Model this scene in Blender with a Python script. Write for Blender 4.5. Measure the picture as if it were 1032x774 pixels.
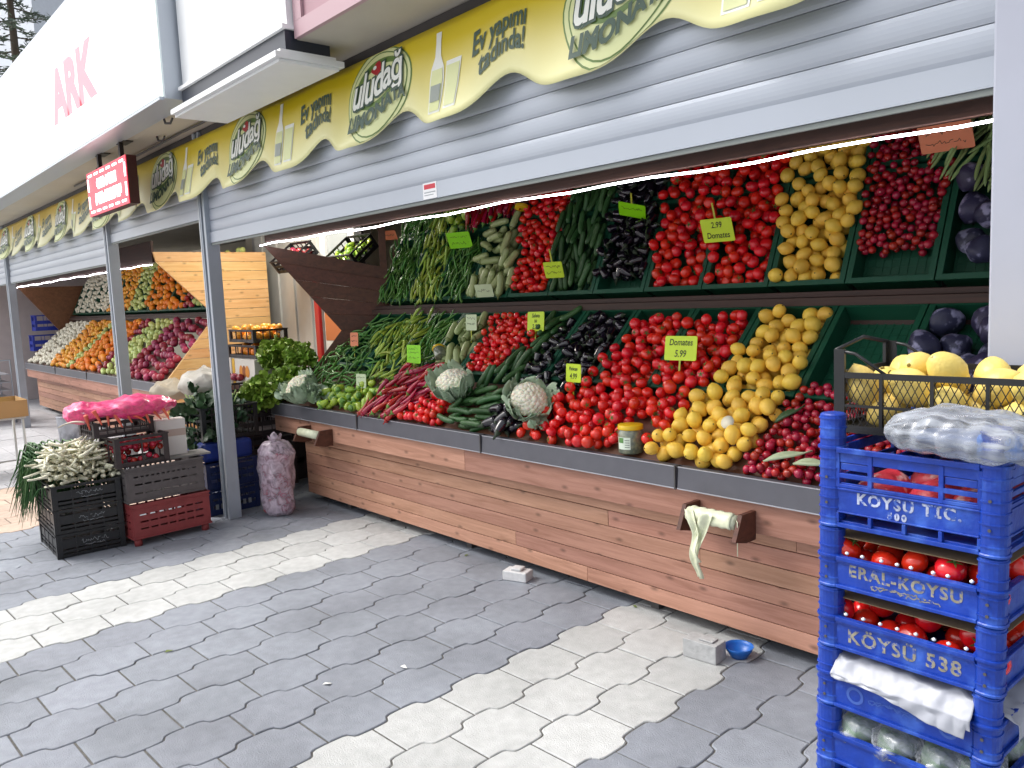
import bpy, bmesh, math, random
import numpy as np
from mathutils import Vector, Matrix, Euler
R = math.radians
for o in list(bpy.data.objects): bpy.data.objects.remove(o)
scene = bpy.context.scene
COL = scene.collection
random.seed(7); rng = np.random.default_rng(7)

# ------------------------------------------------------------ camera
cam = bpy.data.cameras.new('camera'); camo = bpy.data.objects.new('camera', cam); COL.objects.link(camo)
cam.sensor_width = 36; cam.lens = 36*815/1032; cam.clip_end = 500; cam.clip_start = .05
camo.location = (0, -2.95, 1.6)
FP = 815.; CX, CY = 516., 387.
def _axes():
    r, p = R(2.5), R(6.3)
    up = Vector((-math.sin(r)*math.cos(p), -math.cos(r)*math.cos(p), -math.sin(p)))
    nx = Vector((-207-CX, 329-CY, FP)); nx = nx-up*nx.dot(up); nx.normalize()
    X = -nx; Z = up; Y = Z.cross(X)
    return Matrix((X, Y, Z))          # rows: world axes in image space (x right, y down, z forward)
RW = _axes()
CM = (RW @ Matrix(((1,0,0),(0,-1,0),(0,0,-1)))).to_4x4()
camo.matrix_world = Matrix.Translation(camo.location) @ CM
scene.camera = camo
CAMP = Vector((0, -2.95, 1.6))
def at(px, py, axis, val):            # point seen at a pixel of the photo, on a plane of the place
    d = RW @ Vector((px-CX, py-CY, FP)); t = (val-CAMP[axis])/d[axis]; return CAMP+d*t

# ------------------------------------------------------------ light
w = bpy.data.worlds.new('World'); scene.world = w; w.use_nodes = True
nt = w.node_tree; bg = nt.nodes['Background']
sky = nt.nodes.new('ShaderNodeTexSky'); sky.sky_type = 'NISHITA'; sky.sun_disc = False
SUN_EL, SUN_AZ = R(52), R(235)
sky.sun_elevation = SUN_EL; sky.sun_rotation = SUN_AZ; sky.dust_density = 4; sky.air_density = 1.0; sky.ozone_density = .6
hs = nt.nodes.new('ShaderNodeHueSaturation'); hs.inputs['Saturation'].default_value = .30
nt.links.new(sky.outputs[0], hs.inputs['Color']); nt.links.new(hs.outputs[0], bg.inputs['Color'])
bg.inputs['Strength'].default_value = .15
sd = bpy.data.lights.new('sun', 'SUN'); so = bpy.data.objects.new('sun', sd); COL.objects.link(so)
sd.energy = 1.0; sd.angle = R(25); sd.color = (1, .97, .93)
sdir = Vector((math.sin(SUN_AZ)*math.cos(SUN_EL), math.cos(SUN_AZ)*math.cos(SUN_EL), math.sin(SUN_EL)))
so.rotation_euler = sdir.to_track_quat('Z', 'Y').to_euler()
scene.view_settings.view_transform = 'Standard'; scene.view_settings.look = 'None'
scene.view_settings.exposure = .95; scene.view_settings.gamma = 1
scene.render.engine = 'CYCLES'

# ------------------------------------------------------------ materials
def lin(h):
    if isinstance(h, str):
        h = h.lstrip('#'); c = [int(h[i:i+2], 16)/255 for i in (0, 2, 4)]
        return tuple((x/12.92 if x <= .04045 else ((x+.055)/1.055)**2.4) for x in c)
    return h
MATS = {}
def mat(name, col, rough=.5, metal=0, var=.0, hue=.0, noise=0, nscale=8, bump=0, bscale=40, spec=.5, emit=None, es=0, coat=0, alpha=1, trans=0, col2=None, c2scale=4, c2lo=.45, c2hi=.6, stretch=None, sss=0):
    if name in MATS: return MATS[name]
    m = bpy.data.materials.new(name); m.use_nodes = True; t = m.node_tree; N = t.nodes; Lk = t.links
    b = N['Principled BSDF']; col = lin(col)
    b.inputs['Roughness'].default_value = rough; b.inputs['Metallic'].default_value = metal
    b.inputs['Specular IOR Level'].default_value = spec; b.inputs['Coat Weight'].default_value = coat; b.inputs['Coat Roughness'].default_value = .08
    b.inputs['Alpha'].default_value = alpha; b.inputs['Transmission Weight'].default_value = trans
    if sss: b.inputs['Subsurface Weight'].default_value = sss; b.inputs['Subsurface Scale'].default_value = .01
    tc = N.new('ShaderNodeTexCoord'); vec = tc.outputs['Object']
    if stretch:
        mp = N.new('ShaderNodeMapping'); mp.inputs['Scale'].default_value = stretch; Lk.new(vec, mp.inputs[0]); vec = mp.outputs[0]
    rgb = N.new('ShaderNodeRGB'); rgb.outputs[0].default_value = (*col, 1); cur = rgb.outputs[0]
    if col2 is not None:
        n2 = N.new('ShaderNodeTexNoise'); n2.inputs['Scale'].default_value = c2scale; n2.inputs['Detail'].default_value = 5; Lk.new(vec, n2.inputs['Vector'])
        mr = N.new('ShaderNodeMapRange'); mr.inputs[1].default_value = c2lo; mr.inputs[2].default_value = c2hi; Lk.new(n2.outputs['Fac'], mr.inputs[0])
        mx = N.new('ShaderNodeMix'); mx.data_type = 'RGBA'; Lk.new(mr.outputs[0], mx.inputs['Factor']); Lk.new(cur, mx.inputs['A']); mx.inputs['B'].default_value = (*lin(col2), 1); cur = mx.outputs['Result']
    if var or hue or noise:
        oi = N.new('ShaderNodeObjectInfo'); at_ = N.new('ShaderNodeAttribute'); at_.attribute_name = 'rnd'
        ad = N.new('ShaderNodeMath'); ad.operation = 'ADD'; Lk.new(oi.outputs['Random'], ad.inputs[0]); Lk.new(at_.outputs['Fac'], ad.inputs[1])
        fr = N.new('ShaderNodeMath'); fr.operation = 'FRACT'; Lk.new(ad.outputs[0], fr.inputs[0])
        h = N.new('ShaderNodeHueSaturation'); Lk.new(cur, h.inputs['Color'])
        v = N.new('ShaderNodeMapRange'); v.inputs[3].default_value = 1-var; v.inputs[4].default_value = 1+var; Lk.new(fr.outputs[0], v.inputs[0]); val = v.outputs[0]
        if noise:
            n1 = N.new('ShaderNodeTexNoise'); n1.inputs['Scale'].default_value = nscale; n1.inputs['Detail'].default_value = 6; Lk.new(vec, n1.inputs['Vector'])
            nm = N.new('ShaderNodeMapRange'); nm.inputs[1].default_value = .3; nm.inputs[2].default_value = .7; nm.inputs[3].default_value = 1-noise; nm.inputs[4].default_value = 1+noise; Lk.new(n1.outputs['Fac'], nm.inputs[0])
            mu = N.new('ShaderNodeMath'); mu.operation = 'MULTIPLY'; Lk.new(val, mu.inputs[0]); Lk.new(nm.outputs[0], mu.inputs[1]); val = mu.outputs[0]
        Lk.new(val, h.inputs['Value'])
        if hue:
            mm = N.new('ShaderNodeMath'); mm.operation = 'MULTIPLY'; mm.inputs[1].default_value = 7.31; Lk.new(fr.outputs[0], mm.inputs[0])
            f2 = N.new('ShaderNodeMath'); f2.operation = 'FRACT'; Lk.new(mm.outputs[0], f2.inputs[0])
            hm = N.new('ShaderNodeMapRange'); hm.inputs[3].default_value = .5-hue; hm.inputs[4].default_value = .5+hue; Lk.new(f2.outputs[0], hm.inputs[0]); Lk.new(hm.outputs[0], h.inputs['Hue'])
        cur = h.outputs[0]
    Lk.new(cur, b.inputs['Base Color'])
    if bump:
        n3 = N.new('ShaderNodeTexNoise'); n3.inputs['Scale'].default_value = bscale; n3.inputs['Detail'].default_value = 4; Lk.new(vec, n3.inputs['Vector'])
        bp = N.new('ShaderNodeBump'); bp.inputs['Strength'].default_value = bump; bp.inputs['Distance'].default_value = .01; Lk.new(n3.outputs['Fac'], bp.inputs['Height']); Lk.new(bp.outputs[0], b.inputs['Normal'])
    if emit: b.inputs['Emission Color'].default_value = (*lin(emit), 1); b.inputs['Emission Strength'].default_value = es
    MATS[name] = m; return m

def wood(name, c1, c2, rough=.55, var=.1, dark=.5, yz=False):
    if name in MATS: return MATS[name]
    m = mat(name, c1, rough, var=var, hue=.008)
    t = m.node_tree; N = t.nodes; Lk = t.links; b = N['Principled BSDF']
    rgb = [n for n in N if n.type == 'RGB'][0]; dst = rgb.outputs[0].links[0].to_socket
    g = N.new('ShaderNodeNewGeometry')
    at_ = N.new('ShaderNodeAttribute'); at_.attribute_name = 'rnd'
    sc = N.new('ShaderNodeVectorMath'); sc.operation = 'MULTIPLY'; sc.inputs[1].default_value = (1.0, 9, 14) if not yz else (9, 1.0, 14); Lk.new(g.outputs['Position'], sc.inputs[0])
    cx = N.new('ShaderNodeCombineXYZ'); mu = N.new('ShaderNodeMath'); mu.operation = 'MULTIPLY'; mu.inputs[1].default_value = 53; Lk.new(at_.outputs['Fac'], mu.inputs[0]); Lk.new(mu.outputs[0], cx.inputs[0]); Lk.new(mu.outputs[0], cx.inputs[2])
    av = N.new('ShaderNodeVectorMath'); Lk.new(sc.outputs[0], av.inputs[0]); Lk.new(cx.outputs[0], av.inputs[1])
    n = N.new('ShaderNodeTexNoise'); n.inputs['Scale'].default_value = 2.2; n.inputs['Detail'].default_value = 8; n.inputs['Roughness'].default_value = .65; n.inputs['Distortion'].default_value = .8; Lk.new(av.outputs[0], n.inputs['Vector'])
    mr = N.new('ShaderNodeMapRange'); mr.inputs[1].default_value = .35; mr.inputs[2].default_value = .7; Lk.new(n.outputs['Fac'], mr.inputs[0])
    mx = N.new('ShaderNodeMix'); mx.data_type = 'RGBA'; Lk.new(mr.outputs[0], mx.inputs['Factor']); mx.inputs['A'].default_value = (*lin(c1), 1); mx.inputs['B'].default_value = (*lin(c2), 1)
    # knots
    sp = N.new('ShaderNodeSeparateXYZ'); Lk.new(g.outputs['Position'], sp.inputs[0]); c2_ = N.new('ShaderNodeCombineXYZ'); Lk.new(sp.outputs[0], c2_.inputs[0]); Lk.new(sp.outputs[2], c2_.inputs[1])
    if yz: Lk.new(sp.outputs[1], c2_.inputs[0])
    s2 = N.new('ShaderNodeVectorMath'); s2.operation = 'MULTIPLY'; s2.inputs[1].default_value = (3.4, 7.5, 0); Lk.new(c2_.outputs[0], s2.inputs[0])
    a2 = N.new('ShaderNodeVectorMath'); Lk.new(s2.outputs[0], a2.inputs[0]); Lk.new(cx.outputs[0], a2.inputs[1])
    vo = N.new('ShaderNodeTexVoronoi'); vo.voronoi_dimensions = '2D'; vo.inputs['Scale'].default_value = 1.0; Lk.new(a2.outputs[0], vo.inputs['Vector'])
    kr = N.new('ShaderNodeMapRange'); kr.inputs[1].default_value = .02; kr.inputs[2].default_value = .11; kr.inputs[3].default_value = dark; kr.inputs[4].default_value = 0; Lk.new(vo.outputs['Distance'], kr.inputs[0])
    m2 = N.new('ShaderNodeMix'); m2.data_type = 'RGBA'; Lk.new(kr.outputs[0], m2.inputs['Factor']); Lk.new(mx.outputs['Result'], m2.inputs['A']); m2.inputs['B'].default_value = (*[x*.35 for x in lin(c2)], 1)
    Lk.new(m2.outputs['Result'], dst)
    bp = N.new('ShaderNodeBump'); bp.inputs['Strength'].default_value = .25; bp.inputs['Distance'].default_value = .003; Lk.new(n.outputs['Fac'], bp.inputs['Height']); Lk.new(bp.outputs[0], b.inputs['Normal'])
    return m

# ------------------------------------------------------------ mesh helpers
class MB:
    def __init__(s): s.v = []; s.f = []; s.m = []; s.sm = []; s.r = []
    def add(s, vs, fs, mi=0, smooth=False, rnd=0.):
        b = len(s.v); s.v += [tuple(p) for p in vs]; s.r += [rnd]*len(vs)
        for f in fs: s.f.append([b+i for i in f]); s.m.append(mi); s.sm.append(smooth)
        return s
    def box(s, x0, x1, y0, y1, z0, z1, mi=0, M=None, rnd=0.):
        vs = [Vector((x, y, z)) for z in (z0, z1) for y in (y0, y1) for x in (x0, x1)]
        if M is not None: vs = [M @ p for p in vs]
        return s.add(vs, [(0,2,3,1),(4,5,7,6),(0,1,5,4),(2,6,7,3),(0,4,6,2),(1,3,7,5)], mi, False, rnd)
    def prism(s, poly, axis, a, b, mi=0, rnd=0.):   # poly 2D in the two other axes, extruded along axis a..b
        n = len(poly); vs = []
        for h in (a, b):
            for p in poly:
                q = list(p); q.insert(axis, h); vs.append(q)
        return s.add(vs, [tuple(range(n))[::-1], tuple(range(n, 2*n))]+[(i, (i+1) % n, n+(i+1) % n, n+i) for i in range(n)], mi, False, rnd)
    def tube(s, pts, rad, seg=8, mi=0, cap=True, rnd=0., flat=1., smooth=True):
        pts = [Vector(p) for p in pts]; n = len(pts); rad = rad if hasattr(rad, '__len__') else [rad]*n
        vs = []; prev = None
        for i, p in enumerate(pts):
            t = (pts[min(i+1, n-1)]-pts[max(i-1, 0)]).normalized()
            if prev is None:
                a = Vector((0, 0, 1)) if abs(t.z) < .9 else Vector((1, 0, 0)); u = (a-t*a.dot(t)).normalized()
            else: u = (prev-t*prev.dot(t)).normalized()
            prev = u; v_ = t.cross(u)
            for k in range(seg):
                an = 2*math.pi*k/seg; vs.append(p+(u*math.cos(an)*flat+v_*math.sin(an))*rad[i])
        fs = [(i*seg+k, i*seg+(k+1) % seg, (i+1)*seg+(k+1) % seg, (i+1)*seg+k) for i in range(n-1) for k in range(seg)]
        if cap: fs += [tuple(range(seg))[::-1], tuple((n-1)*seg+k for k in range(seg))]
        return s.add(vs, fs, mi, smooth, rnd)
    def lathe(s, prof, seg=16, mi=0, M=None, rnd=0., fn=None):  # prof [(r,z)]
        vs = []
        for r, z in prof:
            for k in range(seg):
                an = 2*math.pi*k/seg; p = Vector((r*math.cos(an), r*math.sin(an), z))
                if fn: p = Vector(fn(p))
                vs.append(M @ p if M is not None else p)
        n = len(prof)
        fs = [(i*seg+k, i*seg+(k+1) % seg, (i+1)*seg+(k+1) % seg, (i+1)*seg+k) for i in range(n-1) for k in range(seg)]
        fs += [tuple(range(seg))[::-1], tuple((n-1)*seg+k for k in range(seg))]
        return s.add(vs, fs, mi, True, rnd)
    def grid(s, fn, nu, nv, mi=0, smooth=True, rnd=0.):
        vs = [fn(i/nu, j/nv) for j in range(nv+1) for i in range(nu+1)]
        fs = [(j*(nu+1)+i, j*(nu+1)+i+1, (j+1)*(nu+1)+i+1, (j+1)*(nu+1)+i) for j in range(nv) for i in range(nu)]
        return s.add(vs, fs, mi, smooth, rnd)
    def mesh(s, name, mats):
        me = bpy.data.meshes.new(name); me.from_pydata(s.v, [], s.f)
        for m in (mats if isinstance(mats, (list, tuple)) else [mats]): me.materials.append(m)
        me.polygons.foreach_set('material_index', s.m); me.polygons.foreach_set('use_smooth', s.sm)
        a = me.attributes.new('rnd', 'FLOAT', 'POINT'); a.data.foreach_set('value', s.r)
        me.update(); return me
    def build(s, name, mats, parent=None, bevel=0, loc=None, rz=0):
        o = bpy.data.objects.new(name, s.mesh(name, mats)); COL.objects.link(o)
        if parent: o.parent = parent
        if loc is not None: o.location = loc
        if rz: o.rotation_euler.z = rz
        if bevel:
            b = o.modifiers.new('bevel', 'BEVEL'); b.width = bevel; b.segments = 2; b.limit_method = 'ANGLE'
        return o
def tag(o, label=None, cat=None, group=None, kind=None):
    if label: o['label'] = label
    if cat: o['category'] = cat
    if group: o['group'] = group
    if kind: o['kind'] = kind
    return o
def empty(name, loc, rz=0, **k):
    o = bpy.data.objects.new(name, None); COL.objects.link(o); o.location = loc; o.rotation_euler = (0, 0, rz); o.empty_display_size = .1
    tag(o, **k); return o
def copy_tree(o, parent=None):
    c = o.copy(); COL.objects.link(c)
    if parent: c.parent = parent
    for ch in o.children: copy_tree(ch, c)
    return c
def text_verts(txt, size, offset=0, shear=0, sub=0, spacing=1.):
    cu = bpy.data.curves.new('t', 'FONT'); cu.body = txt; cu.size = size; cu.align_x = 'CENTER'; cu.align_y = 'CENTER'; cu.offset = offset; cu.shear = shear; cu.resolution_u = 3; cu.space_character = spacing
    ob = bpy.data.objects.new('t', cu); COL.objects.link(ob)
    dg = bpy.context.evaluated_depsgraph_get(); me = bpy.data.meshes.new_from_object(ob.evaluated_get(dg))
    bm = bmesh.new(); bm.from_mesh(me); bmesh.ops.triangulate(bm, faces=bm.faces[:])
    if sub: bmesh.ops.subdivide_edges(bm, edges=[e for e in bm.edges if e.calc_length() > size*.15], cuts=sub, use_grid_fill=True); bmesh.ops.triangulate(bm, faces=bm.faces[:])
    vs = [v.co.copy() for v in bm.verts]; fs = [[v.index for v in f.verts] for f in bm.faces]
    bm.free(); bpy.data.objects.remove(ob); bpy.data.curves.remove(cu); bpy.data.meshes.remove(me)
    return vs, fs
def text_on(mb, txt, size, M, mi=0, offset=0, shear=0, sx=1.):
    vs, fs = text_verts(txt, size, offset, shear); mb.add([M @ Vector((v.x*sx, v.y, 0)) for v in vs], fs, mi)
def scribble(mb, cx, cy, w, M, n=5, h=.012, mi=0, seed=0):     # a line of handwriting
    r = random.Random(seed); x = cx-w/2; pts = []
    for i in range(n*4+1):
        pts.append(Vector((x+w*i/(n*4)+r.uniform(-1, 1)*w*.03, cy+r.choice((0, 1, .3, -.7, -.2, .7))*h*.5*r.uniform(.5, 1.2), 0)))
    for a, b in zip(pts, pts[1:]):
        if r.random() < .12: continue
        d = (b-a); l = d.length
        if l < 1e-5: continue
        t = d/l; q = Vector((-t.y, t.x, 0))*.0012
        mb.add([M @ (a-q), M @ (b-q), M @ (b+q), M @ (a+q)], [(0, 1, 2, 3)], mi)

# ============================================================ SETTING
m_conc = mat('soffit_render', '#b9b3a6', .85, noise=.06, nscale=3, bump=.1, bscale=60)
# ---- ground
def paver_mat(name, c, c2, rough=.75):
    m = mat(name, c, rough, var=.09, hue=.004, noise=.10, nscale=18, bump=.4, bscale=180, col2=c2, c2scale=1.3, c2lo=.45, c2hi=.75)
    return m
m_pd = paver_mat('paver_grey', '#888d96', '#6c7077')
m_pl = paver_mat('paver_light', '#b8bab9', '#a2a4a3')
m_pw = paver_mat('paver_warm', '#c0a999', '#ae9a8c')
m_pt = paver_mat('paver_far', '#b5b5b8', '#a6a7ab')
m_joint = mat('joint_sand', '#5b5955', .95, noise=.3, nscale=40)
g = MB(); g.box(-120, 60, -60, 60, -.4, -.012); tag(g.build('street', mat('asphalt_light', '#8f8f90', .9, noise=.12, nscale=6, bump=.3, bscale=90)), kind='structure')
g = MB(); g.box(-10.5, 3, -6, 2.6, -.3, -.006); tag(g.build('paving_bed', m_joint), kind='structure')
p = MB(); W, L_, A = .258, .325, .021
def gw(v): q = math.cos(2*math.pi*v/L_); return .84*math.tanh(6*q)+.16*q
rot = Matrix.Rotation(R(2.5), 3, 'Z')
for i in range(-30, 22):
    for j in range(-18, 12):
        u0 = -2.49+i*W; v0 = -.99+j*L_+(L_/2 if i % 2 else 0)
        c = rot @ Vector((u0+2.5, v0+.5, 0))+Vector((-2.5, -.5, 0))
        if not(-10.4 < c.x < 2.6 and -4.6 < c.y < 1.4): continue
        k = i % 9
        mi = 1 if (0 <= i <= 2 or -10 <= i <= -8 or 10 <= i <= 12 or i in (20, 21)) else 0
        if i < -17: mi = 2
        if i < -24: mi = 3
        ring = []
        n = 22
        for q in range(n+1):
            v = -L_/2+L_*q/n; ring.append((W/2+A*gw(v), v))
        for q in range(n+1):
            v = L_/2-L_*q/n; ring.append((-(W/2+A*gw(v)), v))
        rr = random.random(); dz = random.uniform(-.0016, .0016); tx, ty = random.uniform(-.004, .004), random.uniform(-.004, .004)
        vs = []
        for sc_, z in ((.0125, 0), (.006, -.003), (.0045, -.02)):
            for (a, b) in ring:
                a2 = a-sc_*(1 if a > 0 else -1)*.5; b2 = b*(1-(sc_*1.0+.0025)/L_)
                vs.append(c+rot @ Vector((a2, b2, z+dz+a2*tx+b2*ty)))
        m_ = len(ring)
        fs = [tuple(range(m_))]+[(k_, m_+k_, m_+(k_+1) % m_, (k_+1) % m_) for k_ in range(m_)]+[(m_+k_, 2*m_+k_, 2*m_+(k_+1) % m_, m_+(k_+1) % m_) for k_ in range(m_)]
        p.add(vs, fs, mi, False, rr)
tag(p.build('pavement', [m_pd, m_pl, m_pw, m_pt]), kind='structure')
p = MB()
for i in range(28):
    for j in range(11):
        x = -10.45-i*.6; y = -6+j*.6; r_ = random.random()
        p.box(x-.595, x, y, y+.595, -.05, random.uniform(-.003, .001), 0, rnd=r_)
tag(p.build('far_pavement', m_pt), kind='structure')

# ---- building above and behind
m_white = mat('white_panel', '#e9ebec', .45, noise=.02)
m_cream = mat('cream_wall', '#e6e0cc', .8, noise=.04, nscale=3)
m_dark = mat('dark_metal', '#4d4a4a', .55, noise=.05)
bld = empty('shop_building', (-6, 2, 0), label='shop building whose grey rendered soffit covers both fruit displays', cat='building')
def bpart(name, mb, m, par, **k):
    o = mb.build(name, m, par, **k); o.matrix_parent_inverse = Matrix.Translation(par.location).inverted(); return o
mb = MB(); mb.box(-30, 3, -.975, 4.2, 2.875, 3.05); bpart('soffit', mb, m_conc, bld)
mb = MB(); mb.box(-30, 3, 3.8, 4.0, 0, 2.87); bpart('rear_wall', mb, m_cream, bld)
mb = MB(); mb.box(-30, 3, -.62, -.5, 2.80, 2.872); bpart('header_strip', mb, m_dark, bld)
mb = MB(); mb.box(-5.12, 3, -.78, 4.2, 3.052, 9); mb.box(-30, -5.125, -.94, 4.2, 3.052, 3.94); bpart('upper_wall', mb, m_cream, bld)
mb = MB(); mb.box(-10, 3, 1.35, 3.8, -.004, .004); bpart('shop_floor', mb, mat('shop_floor_tile', '#8c8983', .6, noise=.1), bld)
# ceiling clips, cables and hooks under the soffit
mb = MB()
for x, y in ((-6.3, -.8), (-5.7, -.95), (-5.3, -.75), (-7.9, -.8), (-4.6, -.75)):
    mb.tube([(x, y, 2.875), (x+.02, y, 2.84), (x+.06, y+.02, 2.835), (x+.1, y+.02, 2.86)], .008, 6)
mb.tube([(-9, -.72, 2.86), (-7.5, -.74, 2.84), (-6, -.72, 2.862), (-4.6, -.74, 2.84), (-4.2, -.73, 2.862)], .009, 6)
bpart('cable', mb, m_dark, bld)
mb = MB(); mb.tube([(-4.65, -.80, 2.874), (-4.5, -.72, 2.85), (-4.3, -.70, 2.85), (-4.15, -.78, 2.874)], .01, 6); bpart('bent_wire', mb, m_white, bld)

# sign panels along the facade
m_glow = mat('lit_sign_face', '#eef3ec', .4, emit='#f6fff4', es=.45)
m_alu = mat('aluminium_edge', '#b9c0c9', .35, .3)
sg = empty('shop_sign', (-10, -1.05, 2.9), label='large white lightbox sign with faded red capital letters over the far stall', cat='sign')
mb = MB(); mb.box(-22, -5.16, -1.16, -1.13, 2.885, 3.95); bpart('light_face', mb, m_glow, sg)
mb = MB(); mb.box(-22, -5.13, -1.13, -.955, 2.87, 3.965); mb.box(-22, -5.16, -1.155, -1.13, 3.951, 3.97); mb.box(-22, -5.16, -1.155, -1.13, 2.865, 2.884); bpart('housing', mb, m_alu, sg)
mb = MB(); M = Matrix.Translation((-7.02, -1.165, 3.335)) @ Matrix.Rotation(R(90), 4, 'X')
text_on(mb, 'ARK', .52, M, offset=.030, sx=1.15)
bpart('red_lettering', mb, mat('pink_letter', '#e48c96', .5, emit='#ff7c8a', es=.3), sg)
mb = MB(); M2 = Matrix.Translation((-7.0, -1.165, 3.03)) @ Matrix.Rotation(R(90), 4, 'X'); scribble(mb, 0, 0, .55, M2, 8, .09, seed=4)
scribble(mb, 1.15, .22, .45, M2, 6, .03, seed=9)
bpart('small_script', mb, mat('grey_script', '#c9ccc9', .6), sg)

sb = empty('shop_sign', (-4.4, -1, 2.8), label='white panel sign above a charcoal band, between the lit sign and the pink panel', cat='sign')
mb = MB(); mb.box(-5.10, -3.71, -1.03, -.80, 2.9355, 4.6); bpart('panel', mb, m_white, sb)
mb = MB(); mb.box(-5.10, -3.70, -1.06, -.80, 2.9155, 2.935); bpart('upper_rim', mb, m_white, sb)
mb = MB(); mb.box(-5.10, -3.72, -1.04, -.80, 2.817, 2.915); bpart('band', mb, mat('charcoal_band', '#2a2f3b', .4), sb)
mb = MB(); mb.box(-5.12, -3.69, -1.11, -.74, 2.772, 2.800); mb.box(-5.12, -3.71, -1.085, -.76, 2.757, 2.771); mb.box(-5.12, -3.70, -1.08, -.78, 2.801, 2.816); bpart('ledge', mb, m_white, sb)
m_pink = mat('pink_panel', '#a9828b', .5, noise=.03)
sc_ = empty('fascia_panel', (-2, -.97, 2.87), label='dusty pink framed fascia panel above the near stall', cat='panel')
mb = MB(); mb.box(-3.62, 2.5, -.985, -.977, 2.95, 4.8); bpart('panel', mb, m_pink, sc_)
mb = MB(); mb.box(-3.70, 2.5, -1.0, -.977, 2.872, 2.949); mb.box(-3.70, -3.622, -1.0, -.977, 2.95, 4.8); bpart('frame', mb, mat('pink_frame', '#b7979e', .5), sc_)

# far building, tree and street behind the sign
fb = empty('apartment_building', (-50, 14, 0), label='pale grey apartment building far behind the white lit sign', cat='building')
mb = MB(); mb.box(-56, -44, 6.9, 24, 0, 28); bpart('wall', mb, mat('far_wall', '#c3c9d2', .8, noise=.04), fb)
for k in range(8):
    for yy in (7.6, 9.4, 11.2, 13.5, 16.2, 19.5):
        mb = MB(); mb.box(-43.99, -43.93, yy, yy+1.1, 1.2+k*3.1, 2.8+k*3.1); bpart('window', mb, mat('far_glass', '#7f8890', .15), fb)
mb = MB()
for k in range(7): mb.box(-44, -43.3, 8.6, 22, .6+k*3.1, .72+k*3.1)
bpart('balcony_slabs', mb, mat('far_slab', '#d8d8d6', .8), fb)
tr = empty('conifer_tree', (-24, -6.6, 0), label='dark conifer tree behind the top edge of the white lit sign', cat='tree')
TC = at(12, 20, 0, -24)
bx, by = TC.x, TC.y
mb = MB(); mb.tube([(bx, by, -.1), (bx, by, 6), (bx, by, 13)], [.18, .12, .03], 8)
leaf = MB()
for k in range(64):
    z = 7.6+k*.09; a = k*2.4; ln = 1.35*(1-(z-7.6)/9)*random.uniform(.7, 1.1); d = Vector((math.cos(a), math.sin(a), -.12))
    e = Vector((bx, by, z))+d*ln; mb.tube([(bx, by, z), e], [.02, .006], 5)
    for q in range(60):
        t = random.uniform(.25, 1.05); c = Vector((bx, by, z))+d*ln*t+Vector((random.gauss(0, .09), random.gauss(0, .09), random.gauss(0, .035)))
        u = Vector((random.gauss(0, 1), random.gauss(0, 1), random.gauss(0, .3))).normalized()*.11; v_ = Vector((random.gauss(0, 1), random.gauss(0, 1), random.gauss(0, 1))).normalized()*.022
        leaf.add([c-u, c-v_, c+u, c+v_], [(0, 1, 2, 3)], 0, rnd=random.random())
tr.location = (bx, by, 0)
bpart('trunk', mb, mat('bark', '#4b4138', .9), tr); bpart('crown', leaf, mat('conifer_leaf', '#47564a', .7, var=.4), tr)

# ---- pillar
mb = MB(); mb.box(-.7235, -.55, -.74, .3, 0, 2.874); tag(mb.build('painted_pillar', mat('pillar_paint', '#a4a8b6', .5, noise=.02), bevel=.006), 'pale lavender grey pillar at the right end of the near stall', 'pillar')
mb = MB(); mb.box(-.548, .0, -.70, .3, 0, 2.874); tag(mb.build('wall_panel', mat('pillar_paint2', '#b3b7c6', .5, noise=.02)), 'pale wall panel beside the lavender grey pillar at the right edge', 'wall')

# ---- shutters and posts
m_sh = mat('shutter_slat', '#abb2bd', .38, .15, noise=.03, nscale=2)
m_post = mat('post_metal', '#a0a8b2', .4, .35, noise=.04)
def shutter(x0, x1, label, sticker=False, zb=2.065):
    e = empty('roller_shutter', ((x0+x1)/2, -.6, zb), label=label, cat='shutter', group='roller shutters half closed over the stalls')
    mb = MB(); z = zb+.085; P = .082
    prof = []
    while z < 2.86:
        for q in range(7):
            t = q/6; prof.append((-.600-.0055*math.sin(math.pi*t)**.6, z+P*t*.965))
        prof.append((-.592, z+P*.975)); prof.append((-.592, z+P*.995))
        z += P
    n = len(prof); vs = [(x, y, zz) for x in (x0, x1) for (y, zz) in prof]
    mb.add(vs, [(i, n+i, n+i+1, i+1) for i in range(n-1)], 0, False)
    mb.box(x0, x1, -.590, -.585, zb+.05, 2.86)
    o = bpart('slat_curtain', mb, m_sh, e)
    for pz in o.data.polygons: pz.use_smooth = False
    mb = MB(); mb.box(x0, x1, -.612, -.588, zb+.006, zb+.082); bpart('bottom_bar', mb, m_sh, e)
    mb = MB(); mb.box(x0, x1, -.606, -.594, zb-.012, zb+.005); bpart('rubber_seal', mb, mat('grey_rubber', '#7d8380', .7), e)
    if sticker:
        mb = MB(); c = at(433, 192, 1, -.614); mb.box(c.x-.055, c.x+.055, -.6135, -.6125, c.z-.038, c.z+.038); mb.box(c.x-.045, c.x+.045, -.6142, -.6138, c.z+.008, c.z+.030, 1)
        mb.box(c.x-.045, c.x+.045, -.6142, -.6138, c.z-.010, c.z-.005, 2); mb.box(c.x-.045, c.x+.03, -.6142, -.6138, c.z-.022, c.z-.018, 2)
        bpart('warning_sticker', mb, [mat('paper_white', '#e8e8ea', .6), mat('sticker_red', '#c4283a', .5), mat('sticker_grey', '#9aa0a5', .5)], e)
    return e
shutter(-5.93, -.69, 'long grey roller shutter over the near stall with a small red and white sticker', True)
shutter(-8.36, -6.05, 'short grey roller shutter behind the red dot display, in front of the plank wall', False, 2.25)
shutter(-13.25, -8.49, 'grey roller shutter over the far stall between the middle post and the leftmost post')
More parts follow.
